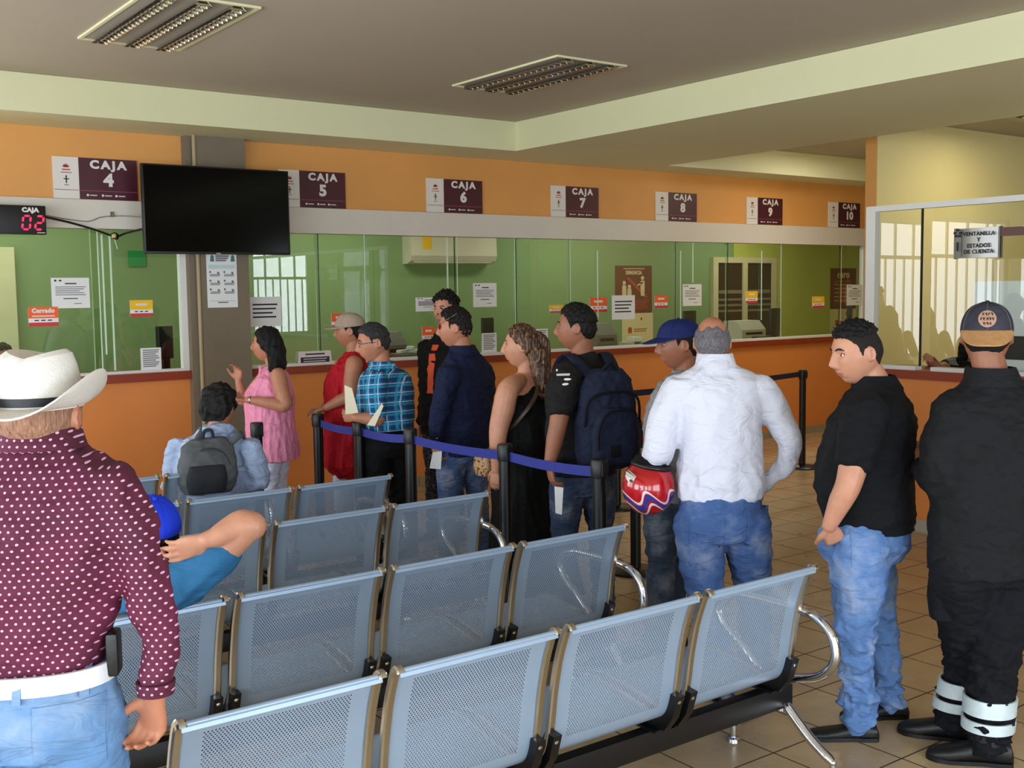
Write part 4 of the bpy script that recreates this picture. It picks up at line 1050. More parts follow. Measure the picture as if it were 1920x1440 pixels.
def decal(garment, c, r, u, dirv, w, h, mat, name, root, th=.003, shape='rect', n=10, label=None, off=.001):
    """a stitched-on patch laid onto a garment: rays along dirv from a w x h rectangle at c"""
    me = garment.data; L = V(root.location)
    bvh = BVHTree.FromPolygons([v.co+L for v in me.vertices], [tuple(p.vertices) for p in me.polygons])
    c, r, u, dirv = V(c), V(r).normalized(), V(u).normalized(), V(dirv).normalized(); top = []; ok = True
    def prj(a, b):
        p = c+r*a+u*b; hit, nn, i, dd = bvh.ray_cast(p-dirv*.5, dirv)
        return (p if hit is None else hit)-dirv*off
    if shape == 'rect': prm = [[(w*(-.5+j/n), h*(-.5+i/n)) for j in range(n+1)] for i in range(n+1)]
    elif shape == 'pocket': prm = [[(w*(-.5+j/n), h*(-.5+i/n)-(.16*h*(1-abs(2*j/n-1)) if i == 0 else .16*h*(1-abs(2*j/n-1))*(1-i/n))) for j in range(n+1)] for i in range(n+1)]
    else: prm = [[(w*.5*(i+.02)/n*math.cos(2*PI*j/24), h*.5*(i+.02)/n*math.sin(2*PI*j/24)) for j in range(25)] for i in range(n+1)]
    g = [[prj(a, b) for a, b in row] for row in prm]; m = len(g[0]); k = len(g)
    vs = [p-dirv*th for row in g for p in row]+[p+dirv*.004 for row in g for p in row]; fs = []; o2 = k*m
    for i in range(k-1):
        for j in range(m-1): a = i*m+j; fs += [(a, a+1, a+m+1, a+m), (o2+a, o2+a+m, o2+a+m+1, o2+a+1)]
    for j in range(m-1): fs += [(j, o2+j, o2+j+1, j+1), ((k-1)*m+j, (k-1)*m+j+1, o2+(k-1)*m+j+1, o2+(k-1)*m+j)]
    for i in range(k-1): fs += [(i*m, (i+1)*m, o2+(i+1)*m, o2+i*m), (i*m+m-1, o2+i*m+m-1, o2+(i+1)*m+m-1, (i+1)*m+m-1)]
    return put(MB().add(vs, fs), name, mat, root, label=label)
def ring_band(rows, S, F, t=.004, n=36, e=2.3):
    """a strap round an elliptical section: rows of (centre, a, b), closed with an inner wall"""
    m = MB(); rr = []
    seq = [(c, a+t, b+t) for c, a, b in rows]+[(c, a-t, b-t) for c, a, b in reversed(rows)]
    for c, a, b in seq:
        rr.append([V(c)+S*(a*math.copysign(abs(math.cos(q))**(2/e), math.cos(q)))+F*(b*math.copysign(abs(math.sin(q))**(2/e), math.sin(q))) for q in [2*PI*j/n for j in range(n)]])
    m.rings(rr, caps=False, closed=True); return m
def core(mb, fr, neck, chest, waist, pelvis, S, F, k=1.0, nr=.056, fem=False, legs=None):
    add_head(mb, fr, fem)
    limb(mb, [V(neck)+V(0, 0, -.04), V(neck), fr(0, -.030, -.055), fr(0, -.022, -.02)], [nr*1.25, nr*1.04, nr*.98, nr*.95], .95)
    loft(mb, [(pelvis, .10*k, .07*k), (waist, .09*k, .065*k), (chest, .105*k, .065*k), (V(neck)+V(0, 0, -.05), .075*k, .05*k), (V(neck)+V(0, 0, -.01), .05, .045)], S, F)
    for a, b, c in (legs or []): limb(mb, [a, b, c], [.055, .05, .042, .040, .030])
def trousers(name, mat, root, waist, pelvis, hips, knees, ankles, S, F, wa=(.15, .105), pa=(.168, .122), rad=(.092, .085, .064, .062, .062), seed=3, amp=.004, voxel=.008, mid=None, flat=1.0):
    mb = MB(); pelvis = V(pelvis); waist = V(waist)
    loft(mb, [(waist, wa[0], wa[1]), (waist.lerp(pelvis, .5), (wa[0]+pa[0])/2, (wa[1]+pa[1])/2), (pelvis, pa[0], pa[1]), (pelvis+(pelvis-waist).normalized()*.06, pa[0]*.82, pa[1]*.85)], S, F)
    for i in (0, 1):
        pts = [hips[i], V(hips[i]).lerp(V(knees[i]), .5), knees[i], V(knees[i]).lerp(V(ankles[i]), .55), ankles[i]]
        limb(mb, pts, rad, flat)
    zk = V(knees[0]).z; za = V(ankles[0]).z
    base = wrk(seed, amp)
    def wf(P):
        w = base(P)*(.6+1.6*np.exp(-((P[:, 2]-za-.06)/.10)**2)+.8*np.exp(-((P[:, 2]-zk)/.12)**2))
        return w
    return finish(mb, name, mat, root, voxel, 4, wf)
def drop(p, z): p = V(p); return V(p.x, p.y, z)
SKM = {'tan': (.70, .47, .36), 'pale': (.76, .54, .43), 'brown': (.58, .37, .27)}
bh = hairm('black hair', (.045, .035, .035)); bh2 = hairm('soft black hair', (.06, .05, .05), .6)
white_leather = pbr('white leather', (.86, .86, .88), .5, var=.03, bmp=.1)
def straight_legs(P, pel, hipw, S, F, spread=.10, kz=.49, fwd=(0, 0), az=.08, kf=.0):
    """hips, knees and ankles of someone standing over the pelvis point"""
    hips = [pel+S*(s*hipw) for s in (-1, 1)]
    an = [drop(pel+S*(s*spread)+F*fwd[i], az) for i, s in enumerate((-1, 1))]
    kn = [drop(hips[i].lerp(an[i], .52)+F*kf, kz) for i in (0, 1)]
    return hips, kn, an
def stand_shoes(root, an, F, mat=None, L=.27, tw=(.12, -.12), S=None, sole=None, **kw):
    for i in (0, 1):
        d = (F+S*tw[i]*(-1)).normalized() if S is not None else F
        shoe(root, drop(an[i]-d*.075, 0), drop(an[i]+d*(L-.075), 0), mat=mat, sole=sole, **kw)

def dots_mat():
    m, nt, b = new_mat('maroon dotted cotton'); tc = nt.nodes.new('ShaderNodeTexCoord'); sp = nt.nodes.new('ShaderNodeSeparateXYZ'); mp = nt.nodes.new('ShaderNodeMapping')
    mp.inputs['Rotation'].default_value = (0, 0, YAW); nt.links.new(tc.outputs['Object'], mp.inputs['Vector']); nt.links.new(mp.outputs[0], sp.inputs[0])
    px, pz = .0170, .0120
    zr = math_n(nt, 'DIVIDE', sp.outputs[2], pz); row = math_n(nt, 'FLOOR', zr); od = math_n(nt, 'MULTIPLY', math_n(nt, 'FRACT', math_n(nt, 'MULTIPLY', row, .5)), 1.0)
    fx = math_n(nt, 'SUBTRACT', math_n(nt, 'FRACT', math_n(nt, 'ADD', math_n(nt, 'DIVIDE', sp.outputs[0], px), od)), .5); fz = math_n(nt, 'SUBTRACT', math_n(nt, 'FRACT', zr), .5)
    d = math_n(nt, 'ADD', math_n(nt, 'POWER', math_n(nt, 'MULTIPLY', fx, px/.0027), 2), math_n(nt, 'POWER', math_n(nt, 'MULTIPLY', fz, pz/.0023), 2))
    v = coords(nt); base = ramp(nt, noise(nt, v, 5, 3), [(.3, srgb((.27, .045, .14))), (.7, srgb((.37, .07, .20)))])
    nt.links.new(mix_c(nt, math_n(nt, 'LESS_THAN', d, 1.0), base, srgb((.84, .64, .76))), b.inputs['Base Color'])
    b.inputs['Roughness'].default_value = .8; bump(nt, b, noise(nt, coords(nt, (1, 1, 1.7)), 9, 3, .5, 1.2), .4, .03); return m
def plaid_mat():
    m, nt, b = new_mat('blue plaid cotton'); tc = nt.nodes.new('ShaderNodeTexCoord'); mp = nt.nodes.new('ShaderNodeMapping'); mp.inputs['Rotation'].default_value = (.10, 0, .95)
    nt.links.new(tc.outputs['Object'], mp.inputs['Vector']); sp = nt.nodes.new('ShaderNodeSeparateXYZ'); nt.links.new(mp.outputs[0], sp.inputs[0])
    def st(o, per, w, ph=0): return math_n(nt, 'LESS_THAN', math_n(nt, 'FRACT', math_n(nt, 'ADD', math_n(nt, 'DIVIDE', o, per), ph)), w)
    x, z = sp.outputs[0], sp.outputs[2]; c = srgb((.08, .42, .64))
    c = mix_c(nt, math_n(nt, 'MULTIPLY', st(x, .060, .45), .55), c, srgb((.03, .10, .30))); c = mix_c(nt, math_n(nt, 'MULTIPLY', st(z, .060, .45), .55), c, srgb((.03, .10, .30)))
    c = mix_c(nt, math_n(nt, 'MULTIPLY', st(x, .060, .10, .28), .62), c, srgb((.80, .92, .96))); c = mix_c(nt, math_n(nt, 'MULTIPLY', st(z, .060, .10, .28), .62), c, srgb((.80, .92, .96)))
    c = mix_c(nt, math_n(nt, 'MULTIPLY', st(x, .060, .22, .62), .5), c, srgb((.18, .66, .80))); c = mix_c(nt, math_n(nt, 'MULTIPLY', st(z, .060, .22, .62), .5), c, srgb((.18, .66, .80)))
    nt.links.new(c, b.inputs['Base Color']); b.inputs['Roughness'].default_value = .85
    bump(nt, b, noise(nt, coords(nt), 9, 3, .5, 1), .35, .03); return m

# ============ man in the white cowboy hat
def hat_man():
    D = 2.25; P = lambda x, y, o=0: at_depth(x, y, D+o); F0 = sideways(.16, .98)
    w0 = P(62, 1252); t, F, S = person('man in white cowboy hat and maroon dotted shirt standing with his back turned', w0, F0)
    sk = skin_mat('tan', SKM['tan']); neck = P(78, 838, .03); chest = P(72, 985); pel = P(62, 1345)
    fr = Fr(P(78, 784, .035), sideways(.02, 1), 0, 0, 1.0); hips, kn, an = straight_legs(P, pel, .09, S, F, .11)
    b = MB(); core(b, fr, neck, chest, w0, pel, S, F, 1.05, .060, legs=list(zip(hips, kn, an)))
    wrR = P(291, 1296); limb(b, [P(213, 925), P(250, 1015), P(276, 1095), P(296, 1190), wrR], [.038, .032, .028, .024, .025])
    add_hand(b, wrR+V(0, 0, -.012), (P(281, 1385, .05)-wrR), -F*.8-S*.5, -S+F*.5, .62, .95, .06)
    wrL = P(-112, 1290, -.05); limb(b, [P(-70, 925), P(-105, 1015), P(-122, 1095, .0), P(-118, 1190, -.03), wrL], [.042, .036, .034, .029, .025]); add_hand(b, wrL, V(0, 0, -1), S, F, .4)
    finish(b, 'body', [sk, lipm], t, .0048, 3, matfn=lips_fn(fr)); face_parts(t, fr)
    scalp(t, fr, hairm('greying stubble', (.60, .44, .35), .7), lambda a, z: .0025+0*a, rough=.0008)
    sh = MB(); loft(sh, [(P(62, 1262), .150, .105), (P(62, 1215), .158, .115), (P(66, 1130), .168, .122), (P(70, 1040), .184, .125), (P(75, 960), .198, .122), (P(78, 900), .185, .102), (P(79, 855), .118, .080), (P(79, 820, .02), .072, .068)], S, F)
    limb(sh, [P(213, 925), P(250, 1015), P(276, 1095), P(296, 1188), P(292, 1282)], [.068, .058, .054, .049, .036])
    limb(sh, [P(-70, 925), P(-105, 1015), P(-122, 1095, .0), P(-118, 1190, -.03), P(-112, 1275, -.05)], [.070, .063, .057, .050, .040])
    shirt = finish(sh, 'shirt', dots_mat(), t, .0075, 5, wrk(21, .0065, 17, (1, 1, 1.5)))
    put(ring_band([(P(79, 838, .02), .084, .080), (P(79, 800, .03), .071, .073)], S, F, .004), 'collar', shirt.data.materials[0], t)
    put(ring_band([(P(292, 1300), .034, .034), (P(292, 1276), .0365, .0365)], S, F, .003, e=2), 'cuff', shirt.data.materials[0], t)
    jm = denim('mid blue jeans', (.36, .52, .70))
    j = trousers('jeans', jm, t, P(62, 1240), pel, hips, kn, an, S, F, (.157, .113), (.172, .128), (.098, .088, .066, .064, .068), 31)
    put(ring_band([(P(62, 1271), .163, .119), (P(62, 1236), .161, .117)], S, F, .004), 'belt', white_leather, t, label='white leather belt')
    for px in (62, 172, -50): decal(j, P(px, 1253), S, V(0, 0, 1), F, .016, .062, jm, 'belt_loop', t, .010, n=3)
    for px in (148, -30): decal(j, P(px, 1350), S, V(0, 0, 1), F, .125, .135, jm, 'back_pocket', t, .003, 'pocket')
    h = MB(); h.add(*[(lambda q: (q.v, q.f))(bevel_box((-.012, -.028, -.045), (.012, .028, .045), .008))][0]); h.v = [tuple(P(214, 1222)+S*x+F*y+V(0, 0, z)) for x, y, z in h.v]; put(h, 'holster', shoeb, t, label='black pouch on the belt')
    stand_shoes(t, an, F, S=S)
    # hat
    straw = pbr('white straw', (.84, .82, .79), .75, var=.03, vscale=40, bmp=.5, bscale=220); hp = MB(); rr = []
    for z, a, bb, pin in ((.024, .083, .106, 0), (.05, .082, .104, 0), (.085, .078, .098, .0), (.11, .074, .092, .10), (.130, .067, .084, .25), (.138, .056, .070, .42), (.134, .036, .048, .6), (.122, .012, .03, .6)):
        rr.append([fr(a*math.cos(q)*(1-pin*.35*max(0, math.sin(q))), -.004+bb*math.sin(q), z-(.022*pin*2*max(0, math.cos(q*1)**2 if math.sin(q) > -.6 else 0) if 0 else 0)+(.016*abs(math.cos(q))*(pin > .2) - .010*(pin > .2))) for q in np.linspace(0, 2*PI, 40, endpoint=False)])
    hp.rings(rr); hat = put(hp, 'hat', straw, t, label='white straw cowboy hat')
    bp = MB(); top = []; bot = []
    for u in np.linspace(0, 1, 9):
        r1 = []; r2 = []
        for q in np.linspace(0, 2*PI, 56, endpoint=False):
            cx, sy = math.cos(q), math.sin(q); a = .080+u*.060; bb = .103+u*.070; curl = (abs(cx)**2.2)*(u**1.8)*.072-(1-abs(cx)**1.5)*u*.012
            p = (a*cx*(1-.10*u*abs(cx)), -.004+bb*sy, .028+curl); r1.append(fr(p[0], p[1], p[2]+.002)); r2.append(fr(p[0], p[1], p[2]-.002))
        top.append(r1); bot.append(r2)
    bp.rings(top+bot[::-1], caps=False, closed=True); localise(bp, t).build('brim', straw, hat)
    localise(ring_band([(fr(0, -.004, .033), .0835, .1065), (fr(0, -.004, .050), .0830, .1055)], fr.r, fr.f, .0025, e=2), t).build('hat_band', pbr('black band', (.04, .04, .07), .5), hat)
hat_man()

# ============ man in the bright blue cap, hands behind his head
def lounge_man():
    D = 3.40; P = lambda x, y, o=0: at_depth(x, y, D+o); t, F, S = person('man in bright blue cap lounging on bench with hands clasped behind his head', (1.06, 3.72), (0, 1, 0))
    sk = skin_mat('pale', SKM['pale']); fr = Fr(P(284, 1003, .06), F+V(0, 0, .25), .10, 0, .96)
    neck = P(296, 1088, .04); chest = V(1.06, 3.64, .66); waist = V(1.06, 3.78, .50); pel = V(1.06, 3.86, .47)
    hips = [V(.97, 3.88, .46), V(1.15, 3.88, .46)]; kn = [V(.90, 4.22, .50), V(1.22, 4.22, .50)]; an = [V(.90, 4.20, .09), V(1.22, 4.20, .09)]
    shR, elR, wrR = P(345, 1095, .0), P(478, 984, -.02), P(388, 1012, -.07)
    b = MB(); core(b, fr, neck, chest, waist, pel, S, F, 1.0, .058, legs=list(zip(hips, kn, an)))
    limb(b, [shR, shR.lerp(elR, .5), elR+V(-.02, 0, 0)], [.052, .050, .048, .046]); limb(b, [elR+V(-.012, 0, -.002), elR.lerp(wrR, .35)+V(0, 0, .012), elR.lerp(wrR, .8), wrR], [.047, .050, .040, .030, .027])
    add_hand(b, wrR, P(316, 1040, -.07)-wrR, F+V(0, 0, .1), V(0, 0, -1), .22, 1.0, .10)
    shL, elL, wrL = P(225, 1092, .02), P(95, 985, .0), P(240, 1020, -.05)
    limb(b, [shL, shL.lerp(elL, .5), elL], [.052, .050, .046]); limb(b, [elL, elL.lerp(wrL, .4), wrL], [.047, .045, .027]); add_hand(b, wrL, P(290, 1045, -.05)-wrL, F, V(0, 0, -1), .4)
    finish(b, 'body', [sk, lipm], t, .0050, 3, matfn=lips_fn(fr)); face_parts(t, fr); scalp(t, fr, bh, lambda a, z: .006+0*a)
    teal = cloth('petrol blue jersey', (.16, .38, .54), .8, .4)
    s = MB(); loft(s, [(V(1.06, 3.90, .40), .165, .10), (V(1.06, 3.82, .50), .170, .115), (V(1.06, 3.72, .64), .180, .115), (chest+V(0, -.05, .10), .185, .105), (neck+V(0, .0, -.07), .15, .085), (neck+V(0, 0, -.02), .075, .065)], S, F)
    limb(s, [shR+V(-.02, 0, -.01), shR.lerp(elR, .28), shR.lerp(elR, .53)], [.078, .076, .074]); limb(s, [shL+V(.02, 0, -.01), shL.lerp(elL, .28), shL.lerp(elL, .53)], [.078, .076, .074])
    finish(s, 't_shirt', teal, t, .0075, 5, wrk(41, .006, 22, (1.3, 1, 1)))
    trousers('trousers', cloth('dark navy twill', (.09, .11, .16)), t, V(1.06, 3.80, .52), V(1.06, 3.86, .46), hips, kn, an, S, F, rad=(.085, .08, .065, .06, .06), voxel=.010)
    stand_shoes(t, an, F, S=S, L=.25); rb = cloth('bright blue cap cloth', (.10, .22, .80), .7, .2)
    cap(t, fr, rb, rb, L=.07)
lounge_man()

# ============ teenager with grey backpack
def teen():
    D = 6.34; P = lambda x, y, o=0: at_depth(x, y, D+o); t, F, S = person('teenager in pale grey blue hoodie sitting on bench with grey backpack on', (2.29, 6.22), (.12, 1, 0))
    sk = skin_mat('tan', SKM['tan']); fr = Fr(P(412, 768, .02), F+S*.9, -.08, .0, 1.06); neck = P(408, 806); chest = P(402, 868); pel = V(2.28, 6.24, .47); waist = V(2.28, 6.20, .56)
    hips = [pel-S*.09, pel+S*.09]; kn = [pel-S*.12+F*.40+V(0, 0, .03), pel+S*.12+F*.40+V(0, 0, .03)]; an = [drop(k+F*.03, .09) for k in kn]
    b = MB(); core(b, fr, neck, chest, waist, pel, S, F, .9, .050, legs=list(zip(hips, kn, an)))
    for s_, px in ((-1, 330), (1, 474)):
        el = P(px+s_*6, 905, .06); wr = V(pel)+S*(s_*.10)+F*.30+V(0, 0, .15); limb(b, [P(px, 838), el, wr], [.045, .038, .026]); add_hand(b, wr, F-S*s_*.4, V(0, 0, -1), -S*s_, .4)
    finish(b, 'body', [sk, lipm], t, .006, 3, matfn=lips_fn(fr)); face_parts(t, fr)
    scalp(t, fr, bh, lambda a, z: .024+.006*np.sin(a*3)+.006*(z > .05), rough=.007, freq=80, seed=5)
    hm = cloth('pale grey blue hoodie', (.62, .68, .80), .9, .5)
    s = MB(); loft(s, [(pel+V(0, 0, -.03), .185, .13), (P(398, 930), .20, .135), (P(400, 880), .22, .135), (P(404, 832), .205, .11), (P(407, 808), .12, .085), (P(408, 794), .080, .075)], S, F)
    for s_, px in ((-1, 335), (1, 470)):
        el = P(px+s_*10, 905, .06); wr = V(pel)+S*(s_*.10)+F*.27+V(0, 0, .15); limb(s, [P(px, 842), P(px+s_*8, 872), el, wr], [.075, .072, .062, .045])
    s.ball(P(409, 806, -.06), (.10, .065, .05), 14)
    finish(s, 'hoodie', hm, t, .008, 5, wrk(51, .006, 24))
    trousers('trousers', cloth('dark trousers', (.10, .11, .15)), t, waist, pel, hips, kn, an, S, F, rad=(.08, .075, .06, .055, .055), voxel=.010); stand_shoes(t, an, F, S=S, L=.25)
    g = cloth('grey backpack cloth', (.33, .34, .35), .8, .3); dk = cloth('dark grey backpack trim', (.15, .16, .18), .8, .2)
    bk = thing('backpack', 'grey backpack worn by the seated teenager', 'backpack', tuple(P(392, 905, -.16)))
    m = MB(); c = P(390, 850, -.17); loft(m, [(P(390, 925, -.16), .13, .06), (P(390, 905, -.17), .165, .085), (P(390, 870, -.17), .165, .09), (P(390, 838, -.16), .145, .075), (P(391, 820, -.15), .10, .05)], S, F, e=3)
    bag = finish(m, 'bag', g, bk, .008, 4, wrk(53, .004, 20))
    m = MB(); loft(m, [(P(388, 925, -.24), .10, .03), (P(388, 900, -.25), .115, .035), (P(389, 872, -.24), .10, .03)], S, F, e=3); finish(m, 'front_pocket', dk, bk, .008, 3)
    for sx, a, b_, c_ in ((-1, (372, 822), (382, 806), (388, 803)), (1, (430, 832), (450, 815), (455, 812))):
        m = MB(); m.tube(bez([P(*a, -.12), P(*b_, -.10), P(b_[0]+sx*6, b_[1]+2, -.02), P(b_[0]+sx*8, b_[1]+18, .10)], 5), .022, 10, flat=.35, roundcap=True); put(m, 'shoulder_strap', g, bk)
    m = MB(); m.tube(bez([P(380, 822, -.15), P(384, 808, -.16), P(396, 807, -.16), P(400, 821, -.15)], 5), .010, 8, roundcap=True); put(m, 'carry_handle', dk, bk)
    m = MB(); m.tube(bez([P(352, 870, -.24), P(372, 848, -.245), P(395, 842, -.25), P(418, 850, -.245), P(432, 872, -.24)], 5), .006, 6); put(m, 'zip', black, bk)
teen()
# ============ woman in pink
def strands(mb, root_pts, paths, r0=.006, taper=.5, n=6):
    for pts in paths:
        P_ = bez(pts, 5); k = len(P_); mb.tube(P_, [r0*(1-taper*i/(k-1)) for i in range(k)], n, roundcap=True)
def pink_woman():
    D = 7.58; P = lambda x, y, o=0: at_depth(x, y, D+o); F0 = sideways(1, .10); t, F, S = person('woman in sleeveless pink blouse and white trousers gesturing with raised hand', P(508, 790), F0)
    sk = skin_mat('tan', SKM['tan']); fr = Fr(P(500, 647), F, .02, 0, 1.0); neck = P(512, 690); chest = P(508, 732); waist = P(510, 792); pel = P(512, 835)
    hips, kn, an = straight_legs(P, pel, .085, S, F, .09)
    b = MB(); core(b, fr, neck, chest, waist, pel, S, F, .9, .048, True, legs=list(zip(hips, kn, an)))
    # left arm (towards the camera) folded across, right arm raised
    sh, el, wr = P(522, 704, -.17), P(534, 760, -.22), P(466, 750, -.24)
    limb(b, [sh, sh.lerp(el, .5), el, el.lerp(wr, .4), wr], [.054, .053, .046, .042, .025]); add_hand(b, wr, P(444, 748, -.20)-wr, V(0, 0, 1)-S*.2, F+V(0, 0, .6), .7, .92, .05)
    sh, el, wr = P(500, 706, .17), P(458, 752, .16), P(447, 715, .12)
    limb(b, [sh, sh.lerp(el, .5), el, el.lerp(wr, .5), wr], [.058, .052, .042, .036, .024]); add_hand(b, wr, P(446, 672, .08)-wr, F*.3-S*.9, F+V(0, 0, .3), .40, .95, .20)
    finish(b, 'body', [sk, lipm], t, .0050, 3, matfn=lips_fn(fr)); face_parts(t, fr, True, .7)
    pk = cloth('pink chiffon', (.90, .56, .68), .8, .5, .05)
    s = MB(); loft(s, [(P(512, 862), .20, .185), (P(512, 838), .195, .175), (P(508, 800), .185, .165), (P(506, 765), .180, .165), (P(505, 735), .175, .160), (P(511, 708), .160, .112), (P(513, 695), .105, .075), (P(512, 684), .062, .060)], S, F)
    bl = finish(s, 'blouse', pk, t, .008, 4, wrk(61, .006, 24, (1.6, 1.6, .5)))
    m = MB(); m.tube(bez([P(489, 688, -.05), P(488, 705, -.07), P(484, 722, -.08)], 5), .014, 8, flat=.4, roundcap=True); m.tube(bez([P(489, 688, -.03), P(493, 706, -.07), P(492, 724, -.09)], 5), .013, 8, flat=.4, roundcap=True); put(m, 'neck_bow', pk, t)
    trousers('trousers', cloth('white trousers', (.84, .86, .95), .85, .35, .03), t, P(510, 812), pel, hips, kn, an, S, F, (.15, .13), (.165, .15), (.095, .088, .066, .062, .058), 63)
    stand_shoes(t, an, F, S=S, L=.23, mat=pbr('tan leather', (.55, .40, .28), .5))
    def ext(mb):
        loft(mb, [(P(512, 640), .075, .070), (P(517, 660), .088, .070), (P(521, 685), .082, .058), (P(523, 705), .050, .035)], S, F)
        loft(mb, [(P(508, 650, -.07), .020, .045), (P(511, 680, -.08), .022, .038), (P(504, 708, -.10), .012, .018)], S, F)
    scalp(t, fr, bh, lambda a, z: .016+0*a, True, ([0, .5, .9, 1.2, 1.5, 2, PI], [.070, .064, .040, .0, -.04, -.07, -.08]), extra=ext, rough=.006, freq=60, seed=8, voxel=.006)
    bz = MB().tube([P(470, 750, -.24)+V(0, 0, .026*math.cos(a))+S*(.026*math.sin(a)) for a in np.linspace(0, 2*PI, 16, endpoint=False)], .004, 6, closed=True); put(bz, 'bracelet', pbr('silver', (.8, .8, .8), .2, 1), t)
pink_woman()

# ============ woman in the red top and beige cap
def red_woman():
    D = 7.75; P = lambda x, y, o=0: at_depth(x, y, D+o); F0 = sideways(.92, .40); t, F, S = person('woman in red sleeveless top and beige cap resting her hands on the queue post', P(655, 800), F0)
    sk = skin_mat('tan', SKM['tan']); fr = Fr(P(655, 622), sideways(1, -.05), .0, 0, .98); neck = P(662, 662); chest = P(652, 705); waist = P(650, 770); pel = P(652, 815)
    hips, kn, an = straight_legs(P, pel, .085, S, F, .09)
    b = MB(); core(b, fr, neck, chest, waist, pel, S, F, .9, .048, True, legs=list(zip(hips, kn, an)))
    sh, el, wr = P(664, 683, -.16), P(655, 742, -.20), P(612, 764, -.20)
    limb(b, [sh, sh.lerp(el, .5), el, el.lerp(wr, .4), wr], [.062, .058, .047, .042, .026]); add_hand(b, wr, P(588, 772, -.22)-wr, V(0, 0, -1), S, .35, .92)
    sh, el, wr = P(640, 684, .17), P(625, 742, .14), P(606, 766, .0)
    limb(b, [sh, el, wr], [.055, .045, .026]); add_hand(b, wr, P(586, 768, -.05)-wr, V(0, 0, -1), -S, .35, .92)
    finish(b, 'body', [sk, lipm], t, .0050, 3, matfn=lips_fn(fr)); face_parts(t, fr, True, .7)
    rd = cloth('red jersey', (.70, .09, .15), .8, .45, .08)
    s = MB(); loft(s, [(P(664, 893), .16, .10), (P(658, 868), .24, .155), (P(655, 825), .225, .155), (P(652, 785), .195, .145), (P(650, 745), .180, .145), (P(650, 715), .180, .145), (P(656, 688), .165, .11), (P(661, 672), .11, .078), (P(662, 658), .062, .062)], S, F)
    finish(s, 'top', rd, t, .008, 4, wrk(71, .007, 24, (1.8, 1.8, .4)))
    trousers('trousers', cloth('white trousers', (.84, .86, .95), .85, .35, .03), t, P(650, 795), pel, hips, kn, an, S, F, (.14, .12), (.16, .14), (.092, .085, .066, .062, .058), 73)
    stand_shoes(t, an, F, S=S, L=.23)
    def ext(mb): limb(mb, [fr(0, -.085, .0), fr(0, -.10, -.04), fr(-.01, -.09, -.085)], [.032, .030, .016])
    scalp(t, fr, bh, lambda a, z: .006+0*a, True, extra=ext, rough=.003)
    cb = cloth('beige cap cloth', (.66, .58, .52), .8, .2); cap(t, fr, cb, cb, L=.075, h=.10, blab='beige brim')
red_woman()

